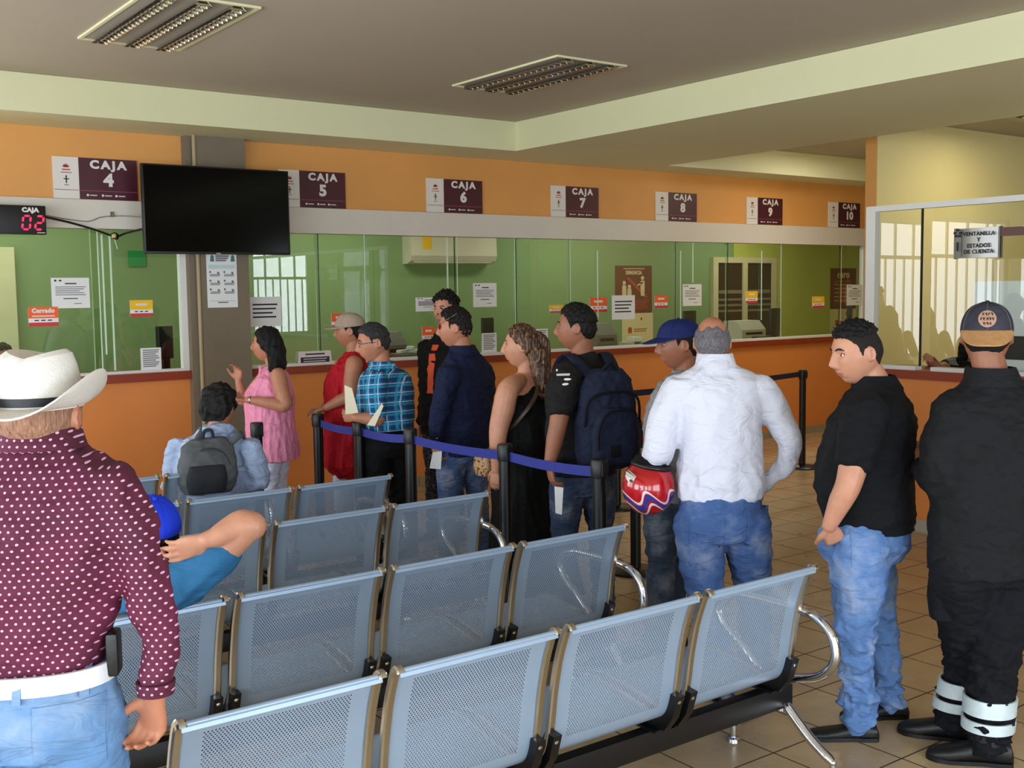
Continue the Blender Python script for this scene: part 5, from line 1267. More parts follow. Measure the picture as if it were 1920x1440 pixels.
# ============ man in the plaid shirt
def plaid_man():
    D = 7.10; P = lambda x, y, o=0: at_depth(x, y, D+o); F0 = sideways(.75, .66); t, F, S = person('grey haired man with glasses in blue plaid shirt holding papers', P(722, 800), F0)
    sk = skin_mat('tan', SKM['tan']); fr = Fr(P(700, 644, -.02), sideways(.97, -.30), -.16, 0, 1.06); neck = P(716, 688); chest = P(722, 735); waist = P(722, 795); pel = P(724, 838)
    hips, kn, an = straight_legs(P, pel, .09, S, F, .10)
    b = MB(); core(b, fr, neck, chest, waist, pel, S, F, 1.0, .058, legs=list(zip(hips, kn, an)))
    sh, el, wr = P(706, 715, -.20), P(708, 786, -.22), P(668, 783, -.25)
    limb(b, [sh, sh.lerp(el, .5), el, el.lerp(wr, .4), wr], [.055, .050, .044, .043, .029]); add_hand(b, wr, P(648, 780, -.22)-wr, S, V(0, 0, 1), .55, 1.0)
    sh, el, wr = P(745, 712, .20), P(735, 785, .20), P(690, 790, .10); limb(b, [sh, el, wr], [.052, .044, .029]); add_hand(b, wr, P(660, 785, .0)-wr, -S, V(0, 0, 1), .5, 1.0)
    finish(b, 'body', [sk, lipm], t, .0048, 3, matfn=lips_fn(fr)); face_parts(t, fr)
    pm = plaid_mat(); s = MB()
    loft(s, [(P(724, 806), .188, .165), (P(722, 785), .195, .175), (P(722, 755), .200, .165), (P(722, 728), .205, .150), (P(722, 706), .195, .118), (P(719, 692), .125, .085), (P(716, 680), .070, .070)], S, F)
    limb(s, [P(706, 716, -.19), P(704, 742, -.22), P(707, 770, -.22)], [.080, .076, .068]); limb(s, [P(748, 712, .18), P(742, 742, .20), P(736, 768, .20)], [.080, .076, .068])
    sh_ = finish(s, 'shirt', pm, t, .0075, 4, wrk(81, .004, 22))
    put(ring_band([(P(718, 690), .082, .084), (P(714, 677), .070, .074)], S, F, .005), 'collar', pm, t)
    trousers('trousers', cloth('black trousers', (.035, .035, .045)), t, P(722, 795), pel, hips, kn, an, S, F, (.165, .15), (.172, .155), (.098, .09, .072, .07, .068), 83); stand_shoes(t, an, F, S=S)
    scalp(t, fr, hairm('salt and pepper hair', (.20, .19, .19), .6), lambda a, z: np.where(z > .03, .014, .005), rough=.003)
    m = MB()   # spectacles
    for s_ in (-1, 1):
        c = [fr(s_*.032+.022*math.cos(a), .092, .008+.015*math.sin(a)) for a in np.linspace(0, 2*PI, 16, endpoint=False)]; m.tube(c, .0016, 6, closed=True); m.tube([fr(s_*.054, .090, .012), fr(s_*.080, .04, .014), fr(s_*.082, -.01, .008)], .0018, 6)
    m.tube([fr(-.010, .094, .012), fr(.010, .094, .012)], .0016, 6); put(m, 'glasses', pbr('dark wire', (.10, .09, .09), .3, .6), t)
    pp = pbr('cream papers', (.88, .84, .74), .8, var=.02)
    def pages(lab, a, b_, c, d, o):
        q = [P(*a, o), P(*b_, o), P(*c, o), P(*d, o)]; n = (q[1]-q[0]).cross(q[2]-q[1]).normalized()*.004
        k = MB().rings([[p+n for p in q], [p-n for p in q]]); tt = thing('paper_sheets', lab, 'papers', tuple(q[2]), 0); put(k, 'sheets', pp, tt, smooth=False)
    pages('cream folded papers in the front hand of the plaid shirt man', (646, 722), (660, 728), (672, 774), (648, 777), -.27); pages('white papers under the arm of the plaid shirt man', (716, 756), (719, 762), (703, 799), (688, 797), -.29)
plaid_man()

# ============ young man in the open black jacket
def jacket_man():
    D = 7.85; P = lambda x, y, o=0: at_depth(x, y, D+o); F0 = sideways(.62, -.78); t, F, S = person('tall black haired young man in black jacket facing the room', P(832, 800), F0)
    sk = skin_mat('pale', SKM['pale']); fr = Fr(P(836, 582), sideways(.55, -.83), -.03, 0, 1.02); neck = P(835, 626); chest = P(830, 680); waist = P(830, 765); pel = P(832, 808)
    hips, kn, an = straight_legs(P, pel, .09, S, F, .11)
    b = MB(); core(b, fr, neck, chest, waist, pel, S, F, 1.0, .052, legs=list(zip(hips, kn, an)))
    hands = []
    for s_ in (-1, 1):
        sh = P(832, 655)+S*s_*.19; el = sh+V(0, 0, -.30)+S*s_*.03-F*.05; wr = el+V(0, 0, -.24)+F*.06; hands.append((s_, sh, el, wr)); limb(b, [sh, el, wr], [.045, .04, .026]); add_hand(b, wr, V(0, 0, -1), -S*s_, F, .4)
    finish(b, 'body', [sk, lipm], t, .0050, 3, matfn=lips_fn(fr)); face_parts(t, fr)
    scalp(t, fr, bh, lambda a, z: np.where(z > .04, .030, .012), rough=.010, freq=70, seed=9, stretch=(1, 1, 1))
    jk = cloth('black jacket', (.028, .026, .030), .8, .4); s = MB()
    loft(s, [(P(832, 815), .185, .13), (P(831, 765), .185, .135), (P(830, 700), .205, .135), (P(830, 660), .200, .12), (P(833, 640), .13, .085), (P(835, 622), .072, .070)], S, F)
    for s_, sh, el, wr in hands: limb(s, [sh-S*s_*.02, el, wr], [.072, .062, .045])
    jo = finish(s, 'jacket', jk, t, .008, 4, wrk(91, .005, 22))
    og = cloth('coral shirt', (.85, .34, .22), .8, .2)
    decal(jo, P(832, 690)+F*.3, -S, V(0, 0, 1), -F, .055, .34, og, 'shirt_front', t, .004, label='coral shirt in the jacket opening')
    m, nt, b2 = new_mat('black patterned cloth'); v = coords(nt); nt.links.new(ramp(nt, noise(nt, v, 26, 5, .7, 2), [(.52, srgb((.02, .02, .025))), (.60, srgb((.42, .42, .45)))]), b2.inputs['Base Color']); b2.inputs['Roughness'].default_value = .8
    trousers('trousers', m, t, waist, pel, hips, kn, an, S, F, rad=(.09, .085, .07, .066, .064), seed=93); stand_shoes(t, an, F, S=S)
jacket_man()

# ============ man in the navy shirt
def navy_man():
    D = 6.87; P = lambda x, y, o=0: at_depth(x, y, D+o); F0 = sideways(.70, .72); t, F, S = person('man in navy long sleeve shirt and jeans with hand in pocket', P(866, 840), F0)
    sk = skin_mat('tan', SKM['tan']); fr = Fr(P(853, 616, -.02), sideways(1, .10), -.06, 0, 1.04); neck = P(868, 658); chest = P(872, 720); waist = P(870, 805); pel = P(866, 850)
    hips, kn, an = straight_legs(P, pel, .09, S, F, .11, fwd=(.02, -.05))
    b = MB(); core(b, fr, neck, chest, waist, pel, S, F, 1.0, .058, legs=list(zip(hips, kn, an)))
    sh, el, wr = P(840, 705, -.19), P(822, 785, -.22), P(818, 832, -.18); limb(b, [sh, el, wr], [.05, .042, .028]); add_hand(b, wr, P(822, 866, -.16)-wr, S, F, .5, 1.0)
    sh2, el2, wr2 = P(895, 700, .18), P(900, 785, .20), P(846, 838, .10); limb(b, [sh2, el2, wr2], [.05, .042, .028]); add_hand(b, wr2, P(832, 850, .06)-wr2, -S, F, .5, 1.0)
    finish(b, 'body', [sk, lipm], t, .0050, 3, matfn=lips_fn(fr)); face_parts(t, fr)
    scalp(t, fr, hairm('dark brown hair', (.085, .055, .04), .55), lambda a, z: np.where(z > .05, .020, np.where(z > .0, .007, .004)), rough=.004, seed=4)
    nv = cloth('navy shirt', (.055, .085, .20), .8, .45); s = MB()
    loft(s, [(P(868, 852), .185, .140), (P(868, 820), .188, .150), (P(871, 770), .195, .150), (P(873, 720), .215, .145), (P(873, 690), .200, .115), (P(871, 668), .125, .085), (P(868, 650), .072, .072)], S, F)
    limb(s, [sh, sh.lerp(el, .5)+V(0, 0, 0), el, wr+V(0, 0, .02)], [.078, .070, .062, .046]); limb(s, [sh2, sh2.lerp(el2, .5), el2, wr2], [.078, .070, .062, .048])
    finish(s, 'shirt', nv, t, .008, 4, wrk(101, .005, 22)); put(ring_band([(P(870, 664), .086, .084), (P(867, 647), .070, .073)], S, F, .005), 'collar', nv, t)
    trousers('jeans', denim('worn blue jeans', (.17, .30, .50), .45), t, P(868, 825), pel, hips, kn, an, S, F, (.165, .125), (.175, .132), (.10, .092, .074, .07, .07), 103); stand_shoes(t, an, F, S=S)
    gl = glass_mat('orange lens', (.95, .30, .12, 1), 1.2); m = MB()
    for s_ in (-1, 1): m.tube([fr(s_*.050, .092, .030), fr(s_*.082, .03, .058), fr(s_*.080, -.03, .090)], .0022, 6)
    m.tube([fr(-.05, .094, .030), fr(.05, .094, .030)], .003, 6); g = put(m, 'sunglasses', pbr('grey frame', (.45, .40, .40), .4), t)
    m = MB()
    for s_ in (-1, 1): m.ball(fr(s_*.030, .091, .016), (.025, .004, .018), 12, R=Matrix((fr.r, fr.f, fr.u)).transposed())
    localise(m, t).build('lens', pbr('orange mirror lens', (.95, .30, .12), .2, .1, var=0), g)
    q = [P(812, 848, -.20), P(828, 846, -.20), P(826, 880, -.20), P(806, 878, -.20)]; n = F*.003; tt = thing('paper_sheets', 'pale folded paper in the hand of the navy shirt man', 'papers', tuple(q[3])); put(MB().rings([[p+n for p in q], [p-n for p in q]]), 'sheet', paper, tt, smooth=False)
navy_man()

# ============ long haired woman in the black dress
def dress_woman():
    D = 6.28; P = lambda x, y, o=0: at_depth(x, y, D+o); F0 = sideways(.66, .75); t, F, S = person('woman with long wavy streaked hair in long black dress', P(985, 850), F0)
    sk = skin_mat('pale', SKM['pale']); fr = Fr(P(978, 650, -.02), sideways(.99, .12), .0, 0, 1.04); neck = P(987, 698); chest = P(985, 755); waist = P(985, 840); pel = P(988, 890)
    b = MB(); core(b, fr, neck, chest, waist, pel, S, F, .95, .050, True)
    sh, el, wr = P(953, 731, -.17), P(935, 805, -.20), P(930, 880, -.17)
    limb(b, [neck.lerp(sh, .45)+V(0, 0, -.01), sh, sh.lerp(el, .5), el, el.lerp(wr, .5), wr], [.050, .062, .064, .054, .044, .027]); add_hand(b, wr, P(926, 925, -.14)-wr, S+F*.2, F, .35, .95)
    sh2, el2, wr2 = P(1022, 725, .16), P(1032, 810, .18), P(1020, 880, .2); limb(b, [neck.lerp(sh2, .5), sh2, el2, wr2], [.05, .065, .052, .028]); add_hand(b, wr2, V(0, 0, -1), -S, F, .4, .95)
    loft(b, [(P(985, 770), .15, .10), (P(985, 735), .155, .10), (P(986, 712), .12, .07), (neck, .055, .05)], S, F)
    finish(b, 'body', [sk, lipm], t, .0050, 3, matfn=lips_fn(fr)); face_parts(t, fr, True, .7)
    bd = cloth('black dress cloth', (.018, .018, .020), .85, .4); s = MB(); base = drop(P(1000, 1000), .03)
    loft(s, [(base, .30, .26), (base.lerp(pel, .35), .26, .22), (base.lerp(pel, .7), .225, .19), (pel, .21, .18), (P(986, 850), .19, .16), (P(985, 800), .195, .165), (P(986, 765), .195, .15), (P(989, 738), .165, .11), (P(994, 722), .10, .08)], S, F)
    for s_, o in ((-1, -.07), (1, .07)): s.tube(bez([P(985+s_*12, 742, o), P(988+s_*10, 715, o-.0), P(990+s_*10, 735, o+.02)], 4), .028, 8, flat=.5, roundcap=True)
    finish(s, 'dress', bd, t, .009, 4, wrk(111, .006, 20, (2, 2, .35)))
    # hair: half tied back, long waves with lighter streaks
    m, nt, b2 = new_mat('streaked brown hair'); v = coords(nt, (60, 60, 6)); n = noise(nt, v, 2, 4, .6, .8); nt.links.new(ramp(nt, n, [(.33, srgb((.08, .05, .04))), (.50, srgb((.22, .13, .085))), (.62, srgb((.60, .42, .26)))]), b2.inputs['Base Color']); b2.inputs['Roughness'].default_value = .42; bump(nt, b2, n, .6, .012)
    r = random.Random(4)
    def ext(mb):
        loft(mb, [(fr(0, -.06, .03), .060, .055), (fr(0, -.085, -.05), .085, .055), (fr(.0, -.105, -.14), .10, .055), (fr(.0, -.115, -.23), .095, .045), (fr(0, -.11, -.31), .06, .03)], fr.r, fr.f)
        limb(mb, [fr(0, -.095, .06), fr(0, -.125, .02), fr(.0, -.135, -.10), fr(.0, -.14, -.2)], [.028, .034, .030, .016])
        for k in range(46):
            a = r.uniform(-1, 1); x0 = a*.082; pts = []; ph = r.uniform(0, 6.28); L = r.uniform(.26, .36)
            for i in range(8):
                u = i/7; pts.append(fr(x0*(1+.30*u)+.012*math.sin(ph+u*9), -.075-.055*math.sqrt(max(0, 1-a*a*.8))-.04*u+.012*math.cos(ph+u*9), -.01-L*u))
            mb.tube(bez(pts, 3), [.0095*(1-.6*i/21) for i in range(22)], 6, roundcap=True)
    scalp(t, fr, m, lambda a, z: .012+0*a, True, ([0, .5, .9, 1.2, 1.5, 2, PI], [.074, .066, .046, .020, .012, -.05, -.075]), extra=ext, rough=.003, freq=120, voxel=.005, seed=6, stretch=(1, 1, .3), smooth=1)
    bp = thing('handbag', 'small leopard print bag hanging beside the woman in the black dress', 'bag', tuple(P(908, 885, -.02)))
    m, nt, b2 = new_mat('leopard print'); v = coords(nt); vo = nt.nodes.new('ShaderNodeTexVoronoi'); vo.inputs['Scale'].default_value = 55; nt.links.new(v, vo.inputs['Vector']); nt.links.new(ramp(nt, vo.outputs['Distance'], [(.25, srgb((.09, .05, .03))), (.45, srgb((.72, .55, .36)))]), b2.inputs['Base Color'])
    q = MB(); loft(q, [(P(908, 892, -.02), .035, .05), (P(908, 875, -.02), .045, .07), (P(907, 848, -.02), .04, .06)], S, F, e=3); finish(q, 'bag_body', m, bp, .006, 3)
    q = MB(); q.tube(bez([P(908, 852, -.05), P(955, 806, -.155), P(985, 772, -.20), P(1003, 745, -.17), P(1010, 722, -.10)], 6), .012, 8, flat=.3); put(q, 'shoulder_strap', pbr('brown strap', (.22, .14, .09), .5), bp)
dress_woman()

# ============ man with the navy backpack
def backpack_man():
    D = 5.84; P = lambda x, y, o=0: at_depth(x, y, D+o); F0 = sideways(.34, .94); t, F, S = person('man in charcoal t-shirt with navy backpack on his back', P(1090, 880), F0)
    sk = skin_mat('brown', SKM['brown']); fr = Fr(P(1080, 616, -.02), sideways(.98, .18), .0, 0, 1.03); neck = P(1092, 665); chest = P(1095, 735); waist = P(1092, 850); pel = P(1092, 905)
    hips, kn, an = straight_legs(P, pel, .09, S, F, .12)
    b = MB(); core(b, fr, neck, chest, waist, pel, S, F, 1.05, .060, legs=list(zip(hips, kn, an)))
    sh, el, wr = P(1062, 710, -.20), P(1046, 798, -.24), P(1030, 872, -.22); limb(b, [sh, sh.lerp(el, .5), el, el.lerp(wr, .4), wr], [.058, .054, .047, .045, .029]); add_hand(b, wr, P(1038, 918, -.20)-wr, S, F, .45, 1.0)
    sh2, el2, wr2 = P(1130, 705, .19), P(1150, 800, .20), P(1140, 880, .22); limb(b, [sh2, el2, wr2], [.056, .046, .029]); add_hand(b, wr2, V(0, 0, -1), -S, F, .4, 1.0)
    finish(b, 'body', [sk, lipm], t, .0050, 3, matfn=lips_fn(fr)); face_parts(t, fr)
    scalp(t, fr, bh, lambda a, z: np.where(z > .03, .018, .007), rough=.003, seed=3)
    ct = cloth('charcoal t-shirt', (.085, .078, .080), .85, .45); s = MB()
    loft(s, [(P(1092, 890), .185, .145), (P(1092, 850), .190, .155), (P(1093, 790), .200, .155), (P(1096, 735), .218, .15), (P(1098, 700), .205, .12), (P(1095, 676), .13, .088), (P(1092, 660), .075, .072)], S, F)
    limb(s, [sh, sh.lerp(el, .4), sh.lerp(el, .62)], [.088, .082, .074]); limb(s, [sh2, sh2.lerp(el2, .4), sh2.lerp(el2, .75)], [.086, .080, .072])
    ts = finish(s, 't_shirt', ct, t, .008, 4, wrk(121, .005, 22))
    for i, yy in enumerate((688, 697, 706, 715)): decal(ts, P(1044, yy+6, -.3), -F, V(0, 0, 1), S, .012, .012, signw, 'sleeve_print', t, .001, 'disc', n=3)
    trousers('jeans', denim('dark blue jeans', (.13, .20, .32), .2), t, P(1092, 870), pel, hips, kn, an, S, F, (.165, .13), (.178, .138), (.10, .092, .074, .07, .07), 123); stand_shoes(t, an, F, S=S)
    nb = cloth('navy backpack cloth', (.10, .125, .21), .8, .3); dk = cloth('dark navy trim', (.035, .04, .07), .8, .2)
    B = -F; bk = thing('backpack', 'navy backpack worn over the charcoal t-shirt', 'backpack', tuple(P(1105, 880, -.1)))
    c0 = P(1108, 770)+B*.195
    up = V(0, 0, 1); m = MB(); loft(m, [(c0+up*-.285, .13, .05), (c0+up*-.25, .165, .095), (c0+up*-.12, .172, .115), (c0+up*.06, .160, .105), (c0+up*.18, .135, .08), (c0+up*.235, .085, .05)], S, F, e=2.8); bag = finish(m, 'bag', nb, bk, .008, 4, wrk(125, .005, 20))
    c1 = c0+B*.105; m = MB(); loft(m, [(c1+up*-.25, .10, .03), (c1+up*-.22, .130, .05), (c1+up*-.10, .135, .055), (c1+up*.0, .115, .045), (c1+up*.045, .07, .025)], S, F, e=2.6); fp = finish(m, 'front_pocket', nb, bk, .008, 4, wrk(127, .003, 20))
    m = MB(); m.tube(bez([c1+B*.058+S*x+up*z for x, z in ((-.118, -.16), (-.115, -.06), (-.07, .02), (0, .035), (.07, .02), (.115, -.06), (.118, -.16))], 4), .007, 6); m.tube(bez([c0+B*bb+S*x+up*z for x, z, bb in ((-.155, -.05, .07), (-.13, .09, .09), (0, .125, .105), (.13, .09, .09), (.155, -.05, .07))], 5), .007, 6); put(m, 'zip', dk, bk)
    m = MB(); m.tube(bez([c0+B*.03+up*.215+S*-.05, c0+B*.05+up*.265, c0+B*.03+up*.215+S*.05], 6), .010, 8, roundcap=True); put(m, 'carry_handle', dk, bk)
    decal(fp, c1+B*.3+up*-.17+S*-.02, S, up, F, .055, .06, dk, 'label_patch', bk, .003)
    for s_ in (-1, 1):
        m = MB(); pts = [c0+up*.19+S*s_*.07-B*.02, P(1097, 672, 0)+S*s_*.095+B*.10, P(1097, 672, 0)+S*s_*.105+V(0, 0, .022), P(1097, 692, 0)+S*s_*.11+F*.112, P(1097, 755, 0)+S*s_*.115+F*.145, P(1097, 825, 0)+S*s_*.165+F*.06, c0+up*-.2+S*s_*.15-B*.05]
        m.tube(bez(pts, 6), .034, 10, flat=.25, side=tuple(S)); put(m, 'shoulder_strap', nb, bk)
    q = [P(1040, 912, -.24), P(1056, 914, -.24), P(1053, 965, -.24), P(1042, 962, -.24)]; n = F*.003; tt = thing('paper_sheets', 'white folded papers held low by the backpack man', 'papers', tuple(q[3])); put(MB().rings([[p+n for p in q], [p-n for p in q]]), 'sheet', paper, tt, smooth=False)
backpack_man()
# ============ man in the royal blue cap and grey sweatshirt
def grey_man():
    D = 5.33; P = lambda x, y, o=0: at_depth(x, y, D+o); F0 = sideways(.80, .60); t, F, S = person('man in navy blue cap and grey sweatshirt standing behind the white shirt man', P(1262, 900), F0)
    sk = skin_mat('brown', SKM['brown']); fr = Fr(P(1272, 648, -.02), sideways(1, -.08), -.05, 0, 1.0); neck = P(1288, 695); chest = P(1275, 765); waist = P(1262, 880); pel = P(1258, 935)
    hips, kn, an = straight_legs(P, pel, .09, S, F, .10, fwd=(.05, -.03)); an = [drop(P(1232, 1170, -.05), .08), drop(P(1262, 1165, .15), .08)]; kn = [P(1240, 1050, -.06), P(1262, 1050, .12)]
    b = MB(); core(b, fr, neck, chest, waist, pel, S, F, 1.0, .056, legs=list(zip(hips, kn, an)))
    sh, el, wr = P(1250, 740, -.18), P(1226, 800, -.18), P(1235, 850, .04); limb(b, [sh, el, wr], [.05, .04, .028]); add_hand(b, wr, S+V(0, 0, .1), V(0, 0, 1), F, .5, 1.0)
    sh2, el2, wr2 = P(1310, 745, .18), P(1300, 840, .20), P(1262, 860, .22); limb(b, [sh2, el2, wr2], [.05, .04, .028]); add_hand(b, wr2, -S, V(0, 0, 1), F, .5, 1.0)
    finish(b, 'body', [sk, lipm], t, .0045, 3, matfn=lips_fn(fr)); face_parts(t, fr); scalp(t, fr, bh, lambda a, z: .006+0*a)
    gm = cloth('grey sweatshirt', (.50, .50, .51), .9, .4); s = MB()
    loft(s, [(P(1258, 935), .175, .135), (P(1262, 880), .18, .14), (P(1268, 820), .19, .145), (P(1276, 765), .205, .145), (P(1282, 730), .195, .115), (P(1286, 705), .125, .085), (P(1288, 690), .072, .07)], S, F)
    limb(s, [sh, sh.lerp(el, .5), el, wr], [.074, .068, .060, .045]); limb(s, [sh2, sh2.lerp(el2, .5), el2, wr2], [.074, .066, .058, .042])
    finish(s, 'sweatshirt', gm, t, .008, 4, wrk(131, .005, 22))
    trousers('jeans', denim('dark grey blue jeans', (.15, .20, .28), .2), t, P(1260, 905), pel, hips, kn, an, S, F, (.155, .12), (.17, .13), (.095, .088, .072, .070, .072), 133); stand_shoes(t, an, F, S=S)
    cb = cloth('navy cap cloth', (.085, .13, .34), .75, .2); cap(t, fr, cb, cb, L=.074, h=.088, z0=.040, tiltb=.16)
grey_man()

# ============ man in the white shirt, and the helmet under his arm
def white_man():
    D = 4.80; P = lambda x, y, o=0: at_depth(x, y, D+o); F0 = sideways(.12, .99); t, F, S = person('balding man in white shirt and jeans seen from behind holding a red helmet', P(1352, 930), F0)
    sk = skin_mat('tan', SKM['tan']); fr = Fr(P(1335, 644, .03), sideways(-.13, 1), -.06, 0, .98); neck = P(1343, 692); chest = P(1345, 780); waist = P(1352, 915); pel = P(1352, 985)
    hips = [P(1308, 985), P(1400, 985)]; kn = [P(1325, 1140, -.02), P(1412, 1110, .10)]; an = [drop(P(1352, 1290, -.05), .08), drop(P(1418, 1265, .18), .08)]
    b = MB(); core(b, fr, neck, chest, waist, pel, S, F, 1.05, .060, legs=list(zip(hips, kn, an)))
    sh, el, wr = P(1272, 735), P(1236, 845, -.02), P(1222, 878, .20); limb(b, [sh, P(1248, 795), el, P(1228, 866, .06), wr], [.045, .038, .032, .028, .026]); add_hand(b, wr, F-V(0, 0, .6), S, F, .6, 1.0)
    sh2, el2, wr2 = P(1424, 733), P(1480, 832, -.02), P(1432, 910, .06); limb(b, [sh2, P(1456, 785), el2, P(1462, 880, .03), wr2], [.045, .036, .028, .024, .022]); add_hand(b, wr2, P(1412, 955, .10)-wr2, -S, F, .3, 1.0)
    finish(b, 'body', [sk, lipm], t, .0045, 3, matfn=lips_fn(fr)); face_parts(t, fr)
    scalp(t, fr, hairm('grey hair', (.42, .40, .42), .7), lambda a, z: .0045+.003*(z < .02), line=([0, .9, 1.3, 1.5, 1.75, 2.1, 2.6, PI], [.2, .2, .07, .030, .025, -.030, -.060, -.066]), top=lambda H, a, z: (.066-z+.010*np.sin(a*7))/.012, rough=.0015)
    wm = cloth('white cotton shirt', (.82, .82, .87), .8, .55, .015, 8); s = MB()
    loft(s, [(P(1352, 935), .190, .135), (P(1352, 900), .205, .150), (P(1352, 860), .186, .145), (P(1350, 800), .182, .140), (P(1347, 745), .208, .138), (P(1345, 715), .205, .112), (P(1343, 698), .165, .088), (P(1341, 684), .095, .078), (P(1340, 668), .070, .070)], S, F)
    limb(s, [sh, P(1246, 795), el, P(1226, 866, .06), P(1222, 876, .15)], [.085, .078, .072, .062, .045]); limb(s, [sh2, P(1458, 785), P(1482, 832, -.02), P(1464, 880, .03), P(1438, 908, .05)], [.080, .068, .056, .048, .040])
    base = wrk(141, .0045, 13, (1.5, 1.5, .6)); wst = P(1352, 905).z
    sh_ = finish(s, 'shirt', wm, t, .0075, 4, lambda Q: base(Q)*(.7+1.3*np.exp(-((Q[:, 2]-wst)/.10)**2)))
    put(ring_band([(P(1342, 688), .084, .084), (P(1340, 662, .02), .070, .075)], S, F, .005), 'collar', wm, t)
    jm = denim('blue jeans', (.20, .33, .54), .30)
    j = trousers('jeans', jm, t, P(1352, 925), pel, hips, kn, an, S, F, (.180, .135), (.198, .145), (.112, .102, .082, .078, .078), 143, .006)
    for px, py in ((1310, 985), (1412, 980)): decal(j, P(px, py), S, V(0, 0, 1), F, .135, .15, jm, 'back_pocket', t, .0035, 'pocket')
    stand_shoes(t, an, F, S=S, mat=shoeb)
    # helmet
    HD = D-.02; Q = lambda x, y, o=0: at_depth(x, y, HD+o); c = Q(1216, 912, .06); h = thing('motorcycle_helmet', 'red motorcycle helmet with white and blue flames held under the white shirt man\'s arm', 'helmet', tuple(c))
    m, nt, bs = new_mat('red flame helmet paint'); tc = nt.nodes.new('ShaderNodeTexCoord'); sp = nt.nodes.new('ShaderNodeSeparateXYZ'); mp = nt.nodes.new('ShaderNodeMapping'); mp.inputs['Rotation'].default_value = (0, 0, YAW); nt.links.new(tc.outputs['Object'], mp.inputs['Vector']); nt.links.new(mp.outputs[0], sp.inputs[0])
    ax = math_n(nt, 'ADD', sp.outputs[0], .0); zz = sp.outputs[2]
    def flame(off, wid):
        wv = math_n(nt, 'MULTIPLY', math_n(nt, 'SINE', math_n(nt, 'ADD', math_n(nt, 'MULTIPLY', ax, 55), math_n(nt, 'MULTIPLY', zz, 30))), .028)
        d = math_n(nt, 'ABSOLUTE', math_n(nt, 'ADD', math_n(nt, 'ADD', zz, wv), off)); return math_n(nt, 'LESS_THAN', d, wid)
    cc = mix_c(nt, flame(.055, .014), srgb((.68, .06, .09)), srgb((.20, .20, .50))); cc = mix_c(nt, flame(.030, .006), cc, srgb((.85, .80, .82))); cc = mix_c(nt, flame(.085, .006), cc, srgb((.85, .80, .82)))
    nt.links.new(cc, bs.inputs['Base Color']); bs.inputs['Roughness'].default_value = .16; bs.inputs['Coat Weight'].default_value = .6
    mb = MB(); R = Matrix.Rotation(.15, 3, CF)
    rr = []
    for i in range(17):
        th = .06+(2.32)*i/16; rad = math.sin(th); zc = -math.cos(th)
        rr.append([c+R @ V(CR*(.118*rad*math.cos(q))+V(CF.x, CF.y, 0)*(.135*rad*math.sin(q))+V(0, 0, .125*zc)) for q in np.linspace(0, 2*PI, 36, endpoint=False)])
    mb.rings(rr, caps=True); sh_h = put(mb, 'shell', m, h)
    topz = rr[-1]; mb = MB(); ctr = sum(topz, V(0, 0, 0))/len(topz); rim = [p+V(0, 0, .004) for p in topz]
    mb.tube(rim, .011, 10, closed=True); put(mb, 'black_rim', black, h)
    mb = MB(); mb.rings([[ctr+(p-ctr)*.96+V(0, 0, .002) for p in topz], [ctr+(p-ctr)*.90+V(0, 0, .035) for p in topz], [ctr+(p-ctr)*.60+V(0, 0, .045) for p in topz]]); put(mb, 'lining', cloth('black lining', (.03, .03, .03), .95, .3), h)
    lb = decal(sh_h, Q(1195, 905, -.3), CR*.95-V(0, 0, .3), V(0, 0, 1), CF, .032, .052, signw, 'round_badge', h, .0012, 'disc')
    decal(sh_h, Q(1193, 898, -.3), CR, V(0, 0, 1), CF, .014, .016, dgrey, 'badge_mark', h, .0022, 'disc', n=4); decal(sh_h, Q(1197, 913, -.3), CR, V(0, 0, 1), CF, .014, .014, dgrey, 'badge_mark', h, .0022, 'disc', n=4)
white_man()

